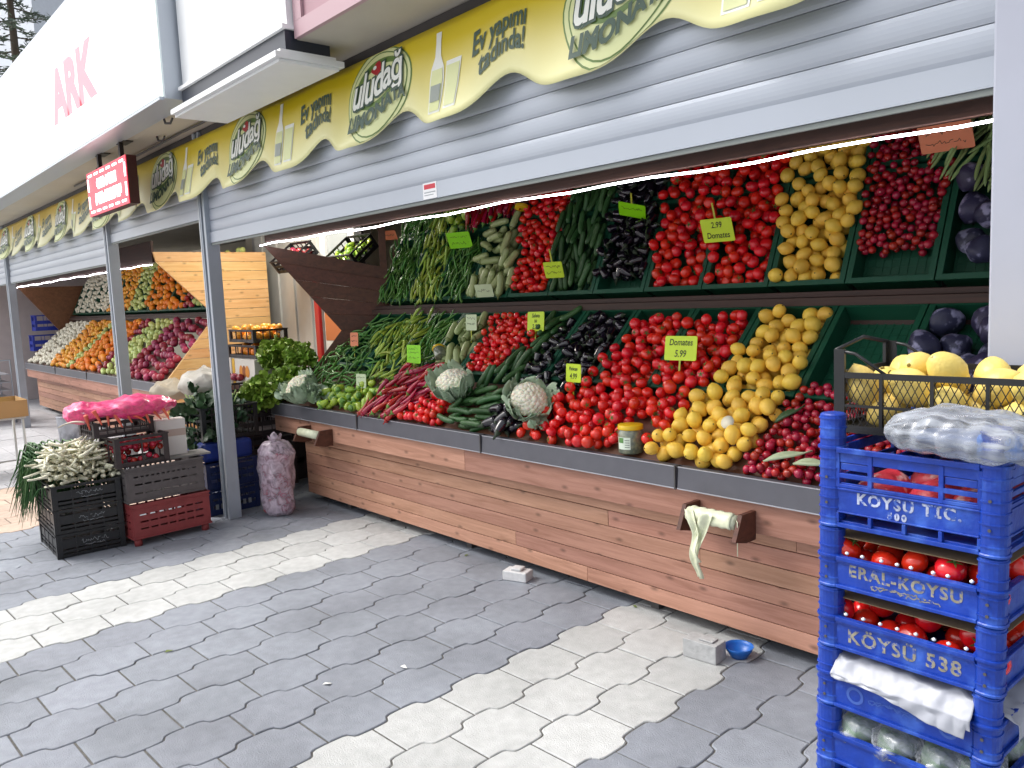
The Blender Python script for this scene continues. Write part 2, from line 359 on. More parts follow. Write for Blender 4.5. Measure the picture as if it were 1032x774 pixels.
def post(x, label):
    e = empty('shutter_post', (x, -.6, 0), label=label, cat='post', group='metal posts holding the roller shutters')
    mb = MB(); mb.box(x-.055, x-.018, -.64, -.545, 0, 2.86); mb.box(x+.018, x+.055, -.64, -.545, 0, 2.86); mb.box(x-.0175, x+.0175, -.585, -.56, 0, 2.86)
    bpart('guide_rail', mb, m_post, e, bevel=.003)
    mb = MB(); mb.box(x-.0555, x-.04, -.6435, -.6405, .0, 2.86); bpart('rail_lip', mb, mat('post_light', '#c3c9d0', .35, .3), e)
post(-5.985, 'thick grey metal post between the stacked crates and the near stall')
post(-8.425, 'grey metal post under the red dot display')
post(-13.35, 'grey metal post at the left edge beside the open cardboard box')

# ---- lemonade banner
def ban(x, t, off=0.):
    ph = 2*math.pi*(x+1.37)/.78
    h = .39+.058*math.cos(ph)-.014*math.cos(2*ph)
    y = -.648-.045*t-.038*t*math.cos(ph)*(.4+.6*t)-.01*math.sin(x*5.3+t*3)*t
    return Vector((x, y-off, 2.815-t*h))
def banner_mat(name, a, b):
    m = mat(name, a, .35, noise=.03, nscale=3); N = m.node_tree.nodes; Lk = m.node_tree.links
    rgb = [n for n in N if n.type == 'RGB'][0]; dst = rgb.outputs[0].links[0].to_socket
    at_ = N.new('ShaderNodeAttribute'); at_.attribute_name = 'down'; cr = N.new('ShaderNodeValToRGB'); Lk.new(at_.outputs['Fac'], cr.inputs[0])
    cr.color_ramp.elements[0].color = (*lin(a), 1); cr.color_ramp.elements[1].color = (*lin(b), 1); cr.color_ramp.elements[0].position = .2; cr.color_ramp.elements[1].position = .95
    Lk.new(cr.outputs[0], dst); return m
m_b_dk = mat('print_dark_green', '#3d5647', .4); m_b_wh = mat('print_white', '#f0f2ea', .35); m_b_gr = mat('print_green', '#67843f', .4); m_b_rd = mat('print_red', '#b3262e', .4); m_b_gy = mat('print_grey', '#9aa29a', .4); m_b_pl = mat('print_pale', '#dfe4a8', .4)
def banner(x0, x1, xs, label, bm_):
    e = empty('awning_banner', ((x0+x1)/2, -.65, 2.4), label=label, cat='banner', group='yellow lemonade banners along the soffit')
    n = int((x1-x0)/.03); mb = MB(); mb.grid(lambda u, t: ban(x0+(x1-x0)*u, t), n, 12)
    o = bpart('cloth', mb, bm_, e)
    a = o.data.attributes.new('down', 'FLOAT', 'POINT'); a.data.foreach_set('value', [j/12 for j in range(13) for i in range(n+1)])
    sm = o.modifiers.new('thickness', 'SOLIDIFY'); sm.thickness = .0015
    def put(mb, vs, fs, cx, ct, mi, off, hh=.41):
        k = [Vector(v) for v in vs]; mb.add([ban(cx+v.x, ct-v.y/hh, off) for v in k if True], fs, mi)
    def shape(poly_fn, nr, na):   # filled disc mesh
        vs = [(0, 0)]; fs = []
        for r_ in range(1, nr+1):
            for k in range(na):
                x, y = poly_fn(2*math.pi*k/na); vs.append((x*r_/nr, y*r_/nr))
        for k in range(na):
            fs.append((0, 1+k, 1+(k+1) % na))
            for r_ in range(nr-1): fs.append((1+r_*na+k, 1+(r_+1)*na+k, 1+(r_+1)*na+(k+1) % na, 1+r_*na+(k+1) % na))
        return [Vector((x, y, 0)) for x, y in vs], fs
    def clampy(vs, ct, hh=.41): return [Vector((v.x, max(min(v.y, (ct-.01)*hh), (ct-.985)*hh), 0)) for v in vs]
    for cx in xs:
        mb = MB()
        for s_, mi, of in ((1, 2, .003), (.965, 5, .0045), (.88, 2, .006), (.85, 5, .0075)):
            vs, fs = shape(lambda a: (.27*s_*math.cos(a)*(1+.06*math.sin(3*a)), .225*s_*math.sin(a)), 8, 40); vs = clampy(vs, .5)
            put(mb, vs, fs, cx, .5, {1: 1, 2: 2, 5: 4}[mi], of)
        vs, fs = shape(lambda a: (.20*math.cos(a)*(1+.05*math.sin(2*a)), .115*math.sin(a)), 6, 32); put(mb, clampy([v+Vector((0, .05, 0)) for v in vs], .5), fs, cx, .5, 2, .009)
        vs, fs = shape(lambda a: (.17*math.cos(a), .085*math.sin(a)), 6, 32); put(mb, clampy([v+Vector((.01, .045, 0)) for v in vs], .5), fs, cx, .5, 4, .0105)
        vs, fs = shape(lambda a: (.045*math.cos(a), .03*math.sin(a)+.01*math.sin(2*a)), 3, 16)
        put(mb, vs, fs, cx-.02, .2, 3, .012)
        vs, fs = shape(lambda a: (.016*math.cos(a), .010*math.sin(a)), 2, 10); put(mb, vs, fs, cx-.03, .18, 1, .0135)
        vs, fs = text_verts('uludağ', .19, .013, .12, 1, .92); put(mb, [Vector((v.x*.86, v.y*1.15+v.x*.05, 0)) for v in vs], fs, cx, .39, 0, .0145)
        vs, fs = text_verts('uludağ', .19, .004, .12, 1, .92); put(mb, [Vector((v.x*.86, v.y*1.15+v.x*.05, 0)) for v in vs], fs, cx, .39, 1, .0165)
        vs, fs = text_verts('LIMONATA', .098, .005, .12, 1); put(mb, [Vector((v.x*.86, v.y+v.x*.05, 0)) for v in vs], fs, cx, .74, 0, .0175)
        bpart('logo_print', mb, [m_b_dk, m_b_wh, m_b_gr, m_b_rd, m_b_pl], e)
        mb = MB()    # bottle and glass
        def bottle(a, w_, h_): return [Vector((x*w_, y*h_, 0)) for x, y in [(-1, -1), (-1, 0), (-.9, .15), (-.35, .45), (-.3, 1), (.3, 1), (.35, .45), (.9, .15), (1, 0), (1, -1)]]
        def strip(cx_, ct_, prof, mi, of):
            vs = []; fs = []
            for r_, y in prof: vs += [Vector((-r_, y, 0)), Vector((r_, y, 0))]
            for k in range(len(prof)-1): fs.append((2*k, 2*k+1, 2*k+3, 2*k+2))
            put(mb, vs, fs, cx_, ct_, mi, of)
        strip(cx+.49, .50, [(.055, -.17), (.058, -.10), (.058, -.03), (.05, .02), (.022, .07), (.018, .13), (.02, .17)], 1, .004)
        strip(cx+.49, .50, [(.045, -.16), (.048, -.10), (.048, -.03), (.04, .015)], 2, .006)
        strip(cx+.49, .50, [(.042, -.12), (.042, -.05)], 3, .008)
        strip(cx+.61, .56, [(.040, -.14), (.046, -.05), (.052, .06)], 1, .004); strip(cx+.61, .56, [(.034, -.13), (.040, -.05), (.045, .04)], 2, .006)
        bpart('bottle_print', mb, [m_b_dk, m_b_wh, m_b_pl, m_b_gy], e)
        mb = MB()
        for tx, ct in (('Ev yapımı', .36), ('tadında!', .62)):
            vs, fs = text_verts(tx, .125, .0035, .1, 1); put(mb, [Vector((v.x*.72+(.02 if ct > .5 else 0), v.y*1.1+v.x*.06, 0)) for v in vs], fs, cx+.90, ct, 0, .006)
        bpart('slogan_print', mb, [m_b_dk], e)
    return e
banner(-7.3, -.79, [-1.93-1.56*k for k in range(4)], 'long yellow lemonade banner with wavy hem hanging over the near stall', banner_mat('banner_yellow', '#dcc41c', '#f0edb0'))
banner(-13.6, -7.31, [-8.3-1.56*k for k in range(4)], 'faded yellow lemonade banner over the far stall, left of the red dot display', banner_mat('banner_faded', '#cfae2a', '#ddddb0'))

# ---- red dot display
m_led = mat('led_dots', '#ffffff', .5, emit='#ffe4e0', es=2.2)
ds = empty('led_display', (-6.95, -1, 2.35), label='red illuminated dot display hanging on two rods under the soffit', cat='sign')
X0, X1, Z0, Z1 = -7.46, -6.40, 2.395, 2.745
mb = MB(); mb.box(X0, X1, -1.0, -.93, Z0, Z1); bpart('case', mb, mat('dark_red_case', '#3a1114', .4), ds)
mb = MB(); mb.box(X0, X1, -1.006, -1.001, Z0, Z1); bpart('red_face', mb, mat('red_face', '#a01530', .35, emit='#d01238', es=.55), ds)
mb = MB()
for k in range(6):
    x = X0+.06+k*(X1-X0-.12)/5.6; mb.box(x, x+.10, -1.0095, -1.0065, Z1-.038, Z1-.022); mb.box(x, x+.10, -1.0095, -1.0065, Z0+.022, Z0+.038)
for k in range(2):
    z = Z0+.06+k*.14; mb.box(X0+.025, X0+.05, -1.0095, -1.0065, z, z+.10); mb.box(X1-.05, X1-.025, -1.0095, -1.0065, z, z+.10)
bpart('border_lights', mb, m_led, ds); mb = MB()
r5 = random.Random(5)
for row, (za, zb, xa, xb) in enumerate(((.195, .275, .28, .76), (.075, .165, .22, .86))):
    x = X0+xa
    while x < X0+xb:
        ww = r5.uniform(.05, .08)
        for q in range(4):
            if r5.random() < .85: mb.box(x+q*ww/4.4, x+q*ww/4.4+ww/5, -1.0095, -1.0065, Z0+za+r5.choice((0, 0, .02)), Z0+zb-r5.choice((0, 0, .02)))
        mb.box(x, x+ww*.9, -1.0096, -1.0064, Z0+za+(zb-za)*r5.choice((.1, .45, .8)), Z0+za+(zb-za)*r5.choice((.1, .45, .8))+.014)
        x += ww+.012
bpart('lit_writing', mb, m_led, ds)
for x in (-7.2, -6.62):
    mb = MB(); mb.box(x-.018, x+.018, -.98, -.95, Z1, 2.874); mb.box(x-.09, x+.09, -.97, -.90, 2.866, 2.8735); bpart('hanging_rod', mb, mat('black_rod', '#241a1a', .5), ds)

# ============================================================ STALLS
m_w1 = wood('stained_boards', '#bc8d77', '#9b6e58', .62, dark=.7, var=.16)
m_w2 = wood('dark_boards', '#633b29', '#47291b', .55, dark=.3)
m_w3 = wood('natural_boards', '#efc58c', '#dba566', .5, dark=.6, yz=True)
m_w4 = wood('header_boards', '#432920', '#301e18', .6, dark=.2)
m_trim = mat('counter_trim', '#5d5d64', .5, .2, noise=.06, nscale=12)
m_trimlt = mat('trim_edge', '#b9bac0', .4, .4)
m_green = mat('green_crate', '#17503a', .42, var=.08, bump=.15, bscale=200)
m_led_s = mat('led_light', '#ffffff', .5, emit='#fbf6ff', es=13)
ANG_L, ANG_U = R(42.6), R(66)
O_L, O_U = Vector((0, .0, .80)), Vector((0, .79, 1.585))
def frame(O, a):     # columns: along stall, up the slope, out of the slope
    c, s = math.cos(a), math.sin(a)
    return Matrix(((1, 0, 0, O.x), (0, c, -s, O.y), (0, s, c, O.z), (0, 0, 0, 1)))
FL, FU = frame(O_L, ANG_L), frame(O_U, ANG_U)
def boards_x(mb, x0, x1, y, th, zs, gap=.004, mi=0, mx=2.2, seed=0):    # horizontal boards with staggered ends
    r = random.Random(seed)
    for k in range(len(zs)-1):
        x = x0
        while x < x1-.01:
            xe = min(x1, x+mx*r.uniform(.55, 1.1)); xe = x1 if x1-xe < .3 else xe
            mb.box(x, xe-.002, y+r.uniform(0, .002), y+th, zs[k]+gap, zs[k+1], mi, rnd=r.random()); x = xe
def stall(xa, xb, xp, label, joints, near=True, dz=0):
    e = empty('market_stall', ((xa+xb)/2, .4, 0), label=label, cat='market stall')
    mb = MB(); boards_x(mb, xp, xb, .07, .02, [.06, .142, .226, .31, .394, .478, .56], seed=3, mx=4.6); bpart('plank_front', mb, m_w1, e, bevel=.0015)
    mb = MB(); boards_x(mb, xa+.02, xb, .004, .03, [.545, .695], mx=2.9, seed=5); bpart('apron_board', mb, m_w1, e, bevel=.003)
    mb = MB(); mb.box(xp, xb, .10, 1.6, .07, .10); mb.box(xp, xp+.02, .095, 1.6, .1, .56, rnd=.3); mb.box(xa+.05, xb, .036, .6, .555, .58); bpart('base_body', mb, m_w2, e)
    js = [xa]+joints+[xb]
    for a, b in zip(js, js[1:]):
        mb = MB(); mb.prism([(-.018, .69), (-.006, .688), (.03, .70), (.03, .79), (-.010, .788)], 0, a+.004, b-.004)
        mb.box(a+.004, b-.004, -.0215, -.0165, .687, .6915, 1); mb.box(a+.004, b-.004, -.0135, -.0085, .7865, .7905, 1)
        mb.box(b-.012, b-.0045, -.0225, .02, .684, .7925, 2)
        bpart('counter_trim', mb, [m_trim, m_trimlt, m_dark], e)
    mb = MB(); F = FL
    for k in range(3): mb.box(xa+.03, xb, .03+k*.13, .155+k*.13, -.075, -.055, 0, F, rnd=k*.3)
    bpart('sloping_boards', mb, m_w2, e)
    mb = MB(); mb.box(xa+.05, xb, .74, .76, 1.482, 1.522, rnd=.2); mb.box(xa+.05, xb, .765, 1.2, 1.523, 1.55, rnd=.6); mb.box(xa+.05, xb, .80, .83, 1.30, 1.47, rnd=.6)
    bpart('shelf_board', mb, m_w4, e, bevel=.002)
    mb = MB(); mb.box(xa+.1, xb, -.005, .02, 2.112, 2.34, rnd=.5); mb.box(xa+.1, xb, .02, .2, 2.14, 2.16, rnd=.1); bpart('header_board', mb, m_w4, e, bevel=.002)
    mb = MB(); mb.box(xa, xb, 1.62, 1.65, .1, 2.8 if near else 2.22)
    if near: mb.box(xa, xb, .2, 1.62, 2.6, 2.62); bpart('back_board', mb, mat('dark_backing', '#2a2420', .8), e)
    mb = MB(); n = int((xb-xa)/.25)
    pts = [(xa+.03+(xb-xa-.03)*i/n, -.012, 2.090+.006*math.sin(i*1.7)+.004*math.sin(i*.6)) for i in range(n+1)]
    mb.tube(pts, .005, 8); bpart('led_strip', mb, m_led_s, e)
    mb = MB(); x = xp+.5
    while x < xb: mb.box(x, x+.05, .14, .19, 0, .07); x += 1.5
    bpart('foot', mb, m_dark, e)
    return e
st1 = stall(-6.44, -.30, -6.03, 'near wooden market stall heaped with vegetables, reddish plank front and white light strip', [at(362, 424, 1, 0).x, at(487, 441, 1, 0).x, at(684, 471, 1, 0).x])
st2 = stall(-16.2, -9.12, -15.8, 'far wooden market stall with fruit, left of the thick grey post', [-14, -12.2, -10.6], False)
# left wing of the near stall
T0 = Vector((-6.46, 0)); T1 = Vector((-5.90, .85)); ld = (T1-T0); LL = ld.length; ld.normalize(); ln_ = Vector((-ld.y, ld.x))
def on_wing(px, py):
    d = RW @ Vector((px-CX, py-CY, FP)); d2 = Vector((d.x, d.y)); c2 = Vector((CAMP.x, CAMP.y))
    t = (T0-c2).dot(ln_)/d2.dot(ln_); P_ = CAMP+d*t; return ((Vector((P_.x, P_.y))-T0).dot(ld), P_.z)
def wing_mesh(mb, poly, th=.03, mi=0, rnd=0):
    n = len(poly); vs = []
    for h in (0, th):
        for s_, z in poly: q = T0+ld*s_+ln_*h; vs.append((q.x, q.y, z))
    mb.add(vs, [tuple(range(n)), tuple(range(n, 2*n))[::-1]]+[(i, n+i, n+(i+1) % n, (i+1) % n) for i in range(n)], mi, False, rnd)
mb = MB()
tipp, notch, lowp = on_wing(265, 247), on_wing(344, 333), on_wing(302, 391)
tr_, tl_ = on_wing(372, 268), on_wing(285, 250)
R1 = (LL+.02, tr_[1]-.02)
def lerp(a, b, t): return (a[0]+(b[0]-a[0])*t, a[1]+(b[1]-a[1])*t)
for k in range(5):       # boards fan down from the tip side
    a0, a1 = lerp(tipp, notch, k/5), lerp(tipp, notch, (k+1)/5-.001)
    r0 = (R1[0], R1[1]+(notch[1]-R1[1])*k/5); r1 = (R1[0], R1[1]+(notch[1]-R1[1])*((k+1)/5-.001))
    wing_mesh(mb, [a0, a1, r1, r0], rnd=k*.21)
wing_mesh(mb, [notch, lowp, (lowp[0]+.25, lowp[1]-.12), (R1[0], .98), (R1[0], notch[1])], rnd=.4)
wing_mesh(mb, [(R1[0]-.06, R1[1]), (R1[0]-.06, 2.6), (R1[0], 2.6), (R1[0], R1[1])], .04, rnd=.7)
bpart('side_wing', mb, m_w2, st1, bevel=.002)
# far stall: plank end wall and left wing
mb = MB(); prof_f = lambda z: (.62*(2.14-z)/(.63) if z > 1.51 else .62*(z-.80)/(.71) if z > .8 else -.0)
zz = [.08+i*.107 for i in range(21)]
for k in range(20):
    z0, z1 = zz[k]+.004, zz[k+1]
    f0 = max(0, min(.62, prof_f(z0))) if z0 < 2.14 else 0; f1 = max(0, min(.62, prof_f(z1))) if z1 < 2.14 else 0
    mb.prism([(f0, z0), (1.27, z0), (1.27, z1), (f1, z1)], 0, -9.115+random.uniform(-.002, .002), -9.085, rnd=random.random())
m_w3y = m_w3
bpart('plank_end_wall', mb, m_w3, st2)
mb = MB()
def wf(px, py): q = at(px, py, 0, -16.2); return (q.y, q.z)
mb.prism([wf(18, 290), wf(85, 288), wf(88, 320), wf(55, 352), wf(35, 356), wf(62, 335)], 0, -16.23, -16.19); bpart('side_wing', mb, wood('wing_brown', '#8a5a40', '#6b4330', .5), st2)

# ============================================================ PRODUCE SHAPES
def sphere_pts(fn, nu=14, nv=9):
    vs = [fn(0, 0)]; fs = []
    for j in range(1, nv):
        for i in range(nu): vs.append(fn(i/nu, j/nv))
    vs.append(fn(0, 1)); n = len(vs)
    for i in range(nu): fs.append((0, 1+i, 1+(i+1) % nu)); fs.append((n-1, n-1-nu+(i+1) % nu, n-1-nu+i))
    for j in range(nv-2):
        for i in range(nu): a = 1+j*nu; fs.append((a+i, a+nu+i, a+nu+(i+1) % nu, a+(i+1) % nu))
    return vs, fs
def sphd(u, v): a = 2*math.pi*u; b = math.pi*v; return Vector((math.sin(b)*math.cos(a), math.sin(b)*math.sin(a), math.cos(b)))
def tomato_m(r, k, m, calyx=True, lobes=5):
    rr = random.Random(k); ph = rr.random()*6; am = rr.uniform(.01, .045); sq = rr.uniform(.82, .93)
    def fn(u, v):
        d = sphd(u, v); s = 1+am*math.cos(lobes*2*math.pi*u+ph)*math.sin(math.pi*v)
        z = d.z*sq-(.16*math.exp(-(v/.12)**2) if v < .5 else 0); return (d.x*r*s, d.y*r*s, z*r)
    mb = MB(); mb.add(*sphere_pts(fn, 16, 10), 0, True)
    if calyx and k % 2 == 0:
        n = 5
        for q in range(n):
            a = 2*math.pi*q/n+ph; u = Vector((math.cos(a), math.sin(a), 0)); w_ = Vector((-u.y, u.x, 0))*r*.09; c = Vector((0, 0, r*sq*.86))
            mb.add([c-w_, c+w_, c+u*r*.34+w_*.8+Vector((0, 0, r*.07)), c+u*r*.34-w_*.8+Vector((0, 0, r*.07)), c+u*r*.6+Vector((0, 0, r*.03))], [(0, 1, 2, 3), (3, 2, 4)], 1, True)
        mb.tube([(0, 0, r*sq*.8), (0, 0, r*sq*1.1)], r*.07, 5, 1)
    return mb.mesh('tomato', m)
def round_m(name, r, k, m, nub=0, sx=1., rough=.02, spot=True):
    rr = random.Random(k); o = [rr.random()*6 for _ in range(4)]
    def fn(u, v):
        d = sphd(u, v); s = 1+rough*math.sin(3*d.x+o[0])*math.sin(3*d.y+o[1])+rough*math.sin(5*d.z+o[2])
        z = d.z*sx*(1+(nub*math.exp(-((1-abs(2*v-1))/.16)**2)))
        return (d.x*r*s, d.y*r*s, z*r*s)
    mb = MB(); mb.add(*sphere_pts(fn, 14, 10), 0, True)
    if spot: mb.lathe([(r*.02, r*(sx*(1+nub)+.02)), (r*.10, r*(sx*(1+nub)-.0)), (r*.13, r*(sx*(1+nub)-.06))], 7, 1)
    return mb.mesh(name, m)
def long_m(name, L, r, k, m, bend=.15, prof=None, cap=0, seg=7, n=8, wob=.1, flat=1):
    rr = random.Random(k); a = rr.uniform(-1, 1)*bend*L; b = rr.uniform(-1, 1)*bend*L*.35; ph = rr.random()*6
    pts = []; rad = []
    for i in range(n+1):
        t = i/n; s = (2*t-1); pts.append((L*(t-.5), a*(1-s*s)*.5+wob*r*math.sin(5*t+ph), b*(1-s*s)*.5)); rad.append(max(.0006, r*prof(t)))
    mb = MB(); mb.tube(pts, rad, seg, 0, flat=flat)
    if cap:
        p0 = Vector(pts[0]); mb.tube([p0+Vector((cap*.55, 0, 0)), p0+Vector((cap*.1, 0, 0)), p0-Vector((cap*.25, 0, 0)), p0-Vector((cap*1.0, rr.uniform(-.3, .3)*cap, cap*.15))], [r*prof(.12)*1.06, r*.75*prof(.15), r*.22, r*.16], seg, 1)
    return mb.mesh(name, m)
mk = mat
red = mk('tomato_red', '#de2119', .22, var=.12, hue=.005, coat=.4, noise=.06, nscale=20); calg = mk('calyx_green', '#5b7a35', .6, var=.2)
cherr = mk('cherry_red', '#e0201a', .2, var=.12, hue=.005, coat=.4)
lemy = mk('lemon_yellow', '#f0c64c', .4, var=.10, hue=.008, bump=.25, bscale=170, noise=.05, nscale=18); lemn = mk('lemon_button', '#7d6a2a', .7)
lemp = mk('pale_lemon', '#e9d074', .42, var=.08, hue=.006, bump=.2, bscale=170, noise=.06, nscale=18)
radr = mk('radish_red', '#a91a28', .25, var=.2, hue=.012, coat=.35); radt = mk('radish_tip', '#d8a9a4', .5)
pgd = mk('pepper_dark_green', '#548838', .38, var=.3, hue=.018, coat=.1); pgs = mk('pepper_stem', '#5f8a3a', .5, var=.2)
pgl = mk('pepper_light_green', '#a2ba48', .35, var=.22, hue=.02, coat=.15)
prd = mk('pepper_red', '#ab1730', .24, var=.25, hue=.015, coat=.4)
bellg = mk('bell_pale_green', '#9dbb3f', .28, var=.18, hue=.02, coat=.3)
cucg = mk('cucumber_green', '#365c30', .4, var=.22, hue=.012, noise=.15, nscale=60, bump=.4, bscale=150); cuce = mk('cucumber_end', '#6d8a4a', .5)
zucg = mk('marrow_pale', '#a5b27a', .35, var=.12, hue=.012, noise=.08, nscale=50); zuce = mk('marrow_stem', '#77864f', .6)
eggp = mk('eggplant_black', '#17101d', .16, var=.3, coat=.6); eggc = mk('eggplant_cap', '#2c3a26', .6)
cabp = mk('red_cabbage', '#302f4b', .5, var=.2, hue=.02, noise=.3, nscale=9, bump=.8, bscale=16, col2='#8583a0', c2scale=17, c2lo=.54, c2hi=.62); cabe = mk('cabbage_edge', '#b9b39a', .6)
bean = mk('green_bean', '#8da868', .45, var=.2, hue=.02)
orng = mk('orange_peel', '#f28d22', .4, var=.1, hue=.012, bump=.2, bscale=200); ornb = mk('orange_navel', '#5c6b2d', .7)
mand = mk('mandarin_peel', '#f6ac3a', .4, var=.12, hue=.015, bump=.2, bscale=160)
appg = mk('green_apple', '#c8d47e', .3, var=.14, hue=.02, coat=.3); onir = mk('red_onion', '#a33450', .35, var=.2, hue=.02, coat=.2, noise=.15, nscale=12)
whit = mk('garlic_white', '#efe9d4', .5, var=.1, noise=.06, nscale=20); whit2 = mk('garlic_root', '#a89a76', .8)
app2 = mk('red_apple', '#a3303a', .3, var=.2, hue=.02, coat=.3)
pp = lambda t: min(1, t*9+.25)*(1-t**2.2*.93); ppf = lambda t: min(1, .45+t*5)*(1-t**3*.9)
cp = lambda t: math.sqrt(max(0, 1-(2*t-1)**6))*.9+.08; ep = lambda t: (.62+.5*t-.0*t)*math.sqrt(max(0.02, 1-(2*t-1)**8)) if t > 0 else .4
KIND = {
 'tomato': dict(r=.030, L=0, me=[tomato_m(.031*s, k, [red, calg]) for k, s in enumerate((1, .96, 1.06, .92, 1.0, 1.1))]),
 'cherry': dict(r=.024, L=0, me=[tomato_m(.024*s, k, [cherr, calg]) for k, s in enumerate((1, .95, 1.05, 1.1))]),
 'midtom': dict(r=.028, L=0, me=[tomato_m(.029*s, k, [cherr, calg]) for k, s in enumerate((1, .95, 1.08, 1.0))]),
 'biglemon': dict(r=.0345, L=0, me=[round_m('lemon', .0335*s, k, [lemp, lemn], .13, 1.25) for k, s in enumerate((1, .95, 1.05, .98, 1.06))]),
 'lemon': dict(r=.0345, L=0, me=[round_m('lemon', .0345*s, k, [lemy, lemn], .13, 1.13) for k, s in enumerate((1, .93, 1.05, .98, 1.1))]),
 'radish': dict(r=.0185, L=0, me=[round_m('radish', .0185*s, k, [radr, radt], .05, 1) for k, s in enumerate((1, .9, 1.08, 1.0))]),
 'thin_pepper': dict(r=.0085, L=.15, me=[long_m('green_pepper', .15*s, .0088, k, [pgd, pgs], .45, pp, .02) for k, s in enumerate((1, .9, 1.1, .8, 1, 1.15, .95, 1.05))]),
 'light_pepper': dict(r=.0115, L=.16, me=[long_m('light_pepper', .16*s, .0125, k+9, [pgl, pgs], .4, pp, .022) for k, s in enumerate((1, .9, 1.1, .8, 1, 1.15))]),
 'bell': dict(r=.026, L=.055, me=[long_m('bell_pepper', .075*s, .028, k, [bellg, pgs], .1, lambda t: (.72+.3*math.sin(3*t+.8))*math.sqrt(max(.02, 1-(2*t-1)**8)), .022, 9, 9, .25) for k, s in enumerate((1, .85, 1.15, 1.0))]),
 'red_pepper': dict(r=.0155, L=.17, me=[long_m('red_pepper', .17*s, .0195, k+3, [prd, prd if k % 3 else pgs], .3, pp, .022) for k, s in enumerate((1, .9, 1.1, .85, 1.1))]),
 'cucumber': dict(r=.0175, L=.17, me=[long_m('cucumber', .18*s, .0185, k, [cucg, cuce], .12, cp, 0, 9, 12) for k, s in enumerate((1, .9, 1.15, 1.05, .95))]),
 'marrow': dict(r=.024, L=.15, me=[long_m('pale_marrow', .17*s, .0255, k, [zucg, zuce], .08, cp, .024, 9, 12) for k, s in enumerate((1, .9, 1.1, 1.0))]),
 'eggplant': dict(r=.023, L=.042, me=[long_m('eggplant', .072*s, .027, k, [eggp, eggc], .12, ep, .026, 10, 12, .05) for k, s in enumerate((1, .85, 1.2, 1.0))]),
 'cabbage': dict(r=.060, L=0, me=[round_m('red_cabbage', .063*s, k, [cabp, cabe], 0, .92, .075, False) for k, s in enumerate((1, .93, 1.08))]),
 'bean': dict(r=.008, L=.15, me=[long_m('green_bean', .17*s, .0095, k+5, [bean, bean], .25, lambda t: math.sqrt(max(.02, 1-(2*t-1)**4)), 0, 6, 8, .3, .55) for k, s in enumerate((1, .9, 1.1, .85, 1.1))]),
 'orange': dict(r=.042, L=0, me=[round_m('orange', .043*s, k, [orng, ornb], 0, .97) for k, s in enumerate((1, .93, 1.05))]),
 'mandarin': dict(r=.036, L=0, me=[round_m('mandarin', .037*s, k, [mand, ornb], 0, .85) for k, s in enumerate((1, .93, 1.05))]),
 'green_apple': dict(r=.038, L=0, me=[round_m('green_apple', .039*s, k, [appg, ornb], 0, .92, .04) for k, s in enumerate((1, .93, 1.05))]),
 'red_apple': dict(r=.038, L=0, me=[round_m('red_apple', .039*s, k, [app2, ornb], 0, .92, .04) for k, s in enumerate((1, .93, 1.05))]),
 'onion': dict(r=.044, L=0, me=[round_m('red_onion', .045*s, k, [onir, whit2], .10, .9, .03) for k, s in enumerate((1, .9, 1.1))]),
 'garlic': dict(r=.032, L=0, me=[round_m('white_onion', .033*s, k, [whit, whit2], .15, .9, .05) for k, s in enumerate((1, .9, 1.1))]),
}
KC = {'tomato': ('tomato', 'tomato'), 'cherry': ('small_tomato', 'tomato'), 'midtom': ('small_tomato', 'tomato'), 'lemon': ('lemon', 'lemon'), 'biglemon': ('lemon', 'lemon'), 'radish': ('radish', 'radish'), 'thin_pepper': ('green_chilli_pepper', 'green pepper'),
 'light_pepper': ('light_green_pepper', 'light pepper'), 'bell': ('bell_pepper', 'bell pepper'), 'red_pepper': ('red_pepper', 'red pepper'), 'cucumber': ('cucumber', 'cucumber'), 'marrow': ('pale_marrow', 'marrow'), 'eggplant': ('eggplant', 'eggplant'),
 'cabbage': ('red_cabbage', 'red cabbage'), 'bean': ('green_bean', 'green bean'), 'orange': ('orange', 'orange'), 'mandarin': ('mandarin', 'mandarin'), 'green_apple': ('green_apple', 'apple'), 'red_apple': ('red_apple', 'red apple'), 'onion': ('red_onion', 'onion'), 'garlic': ('white_onion', 'white onion')}
ITEMS = []     # (kind, variant, matrix, label, group)

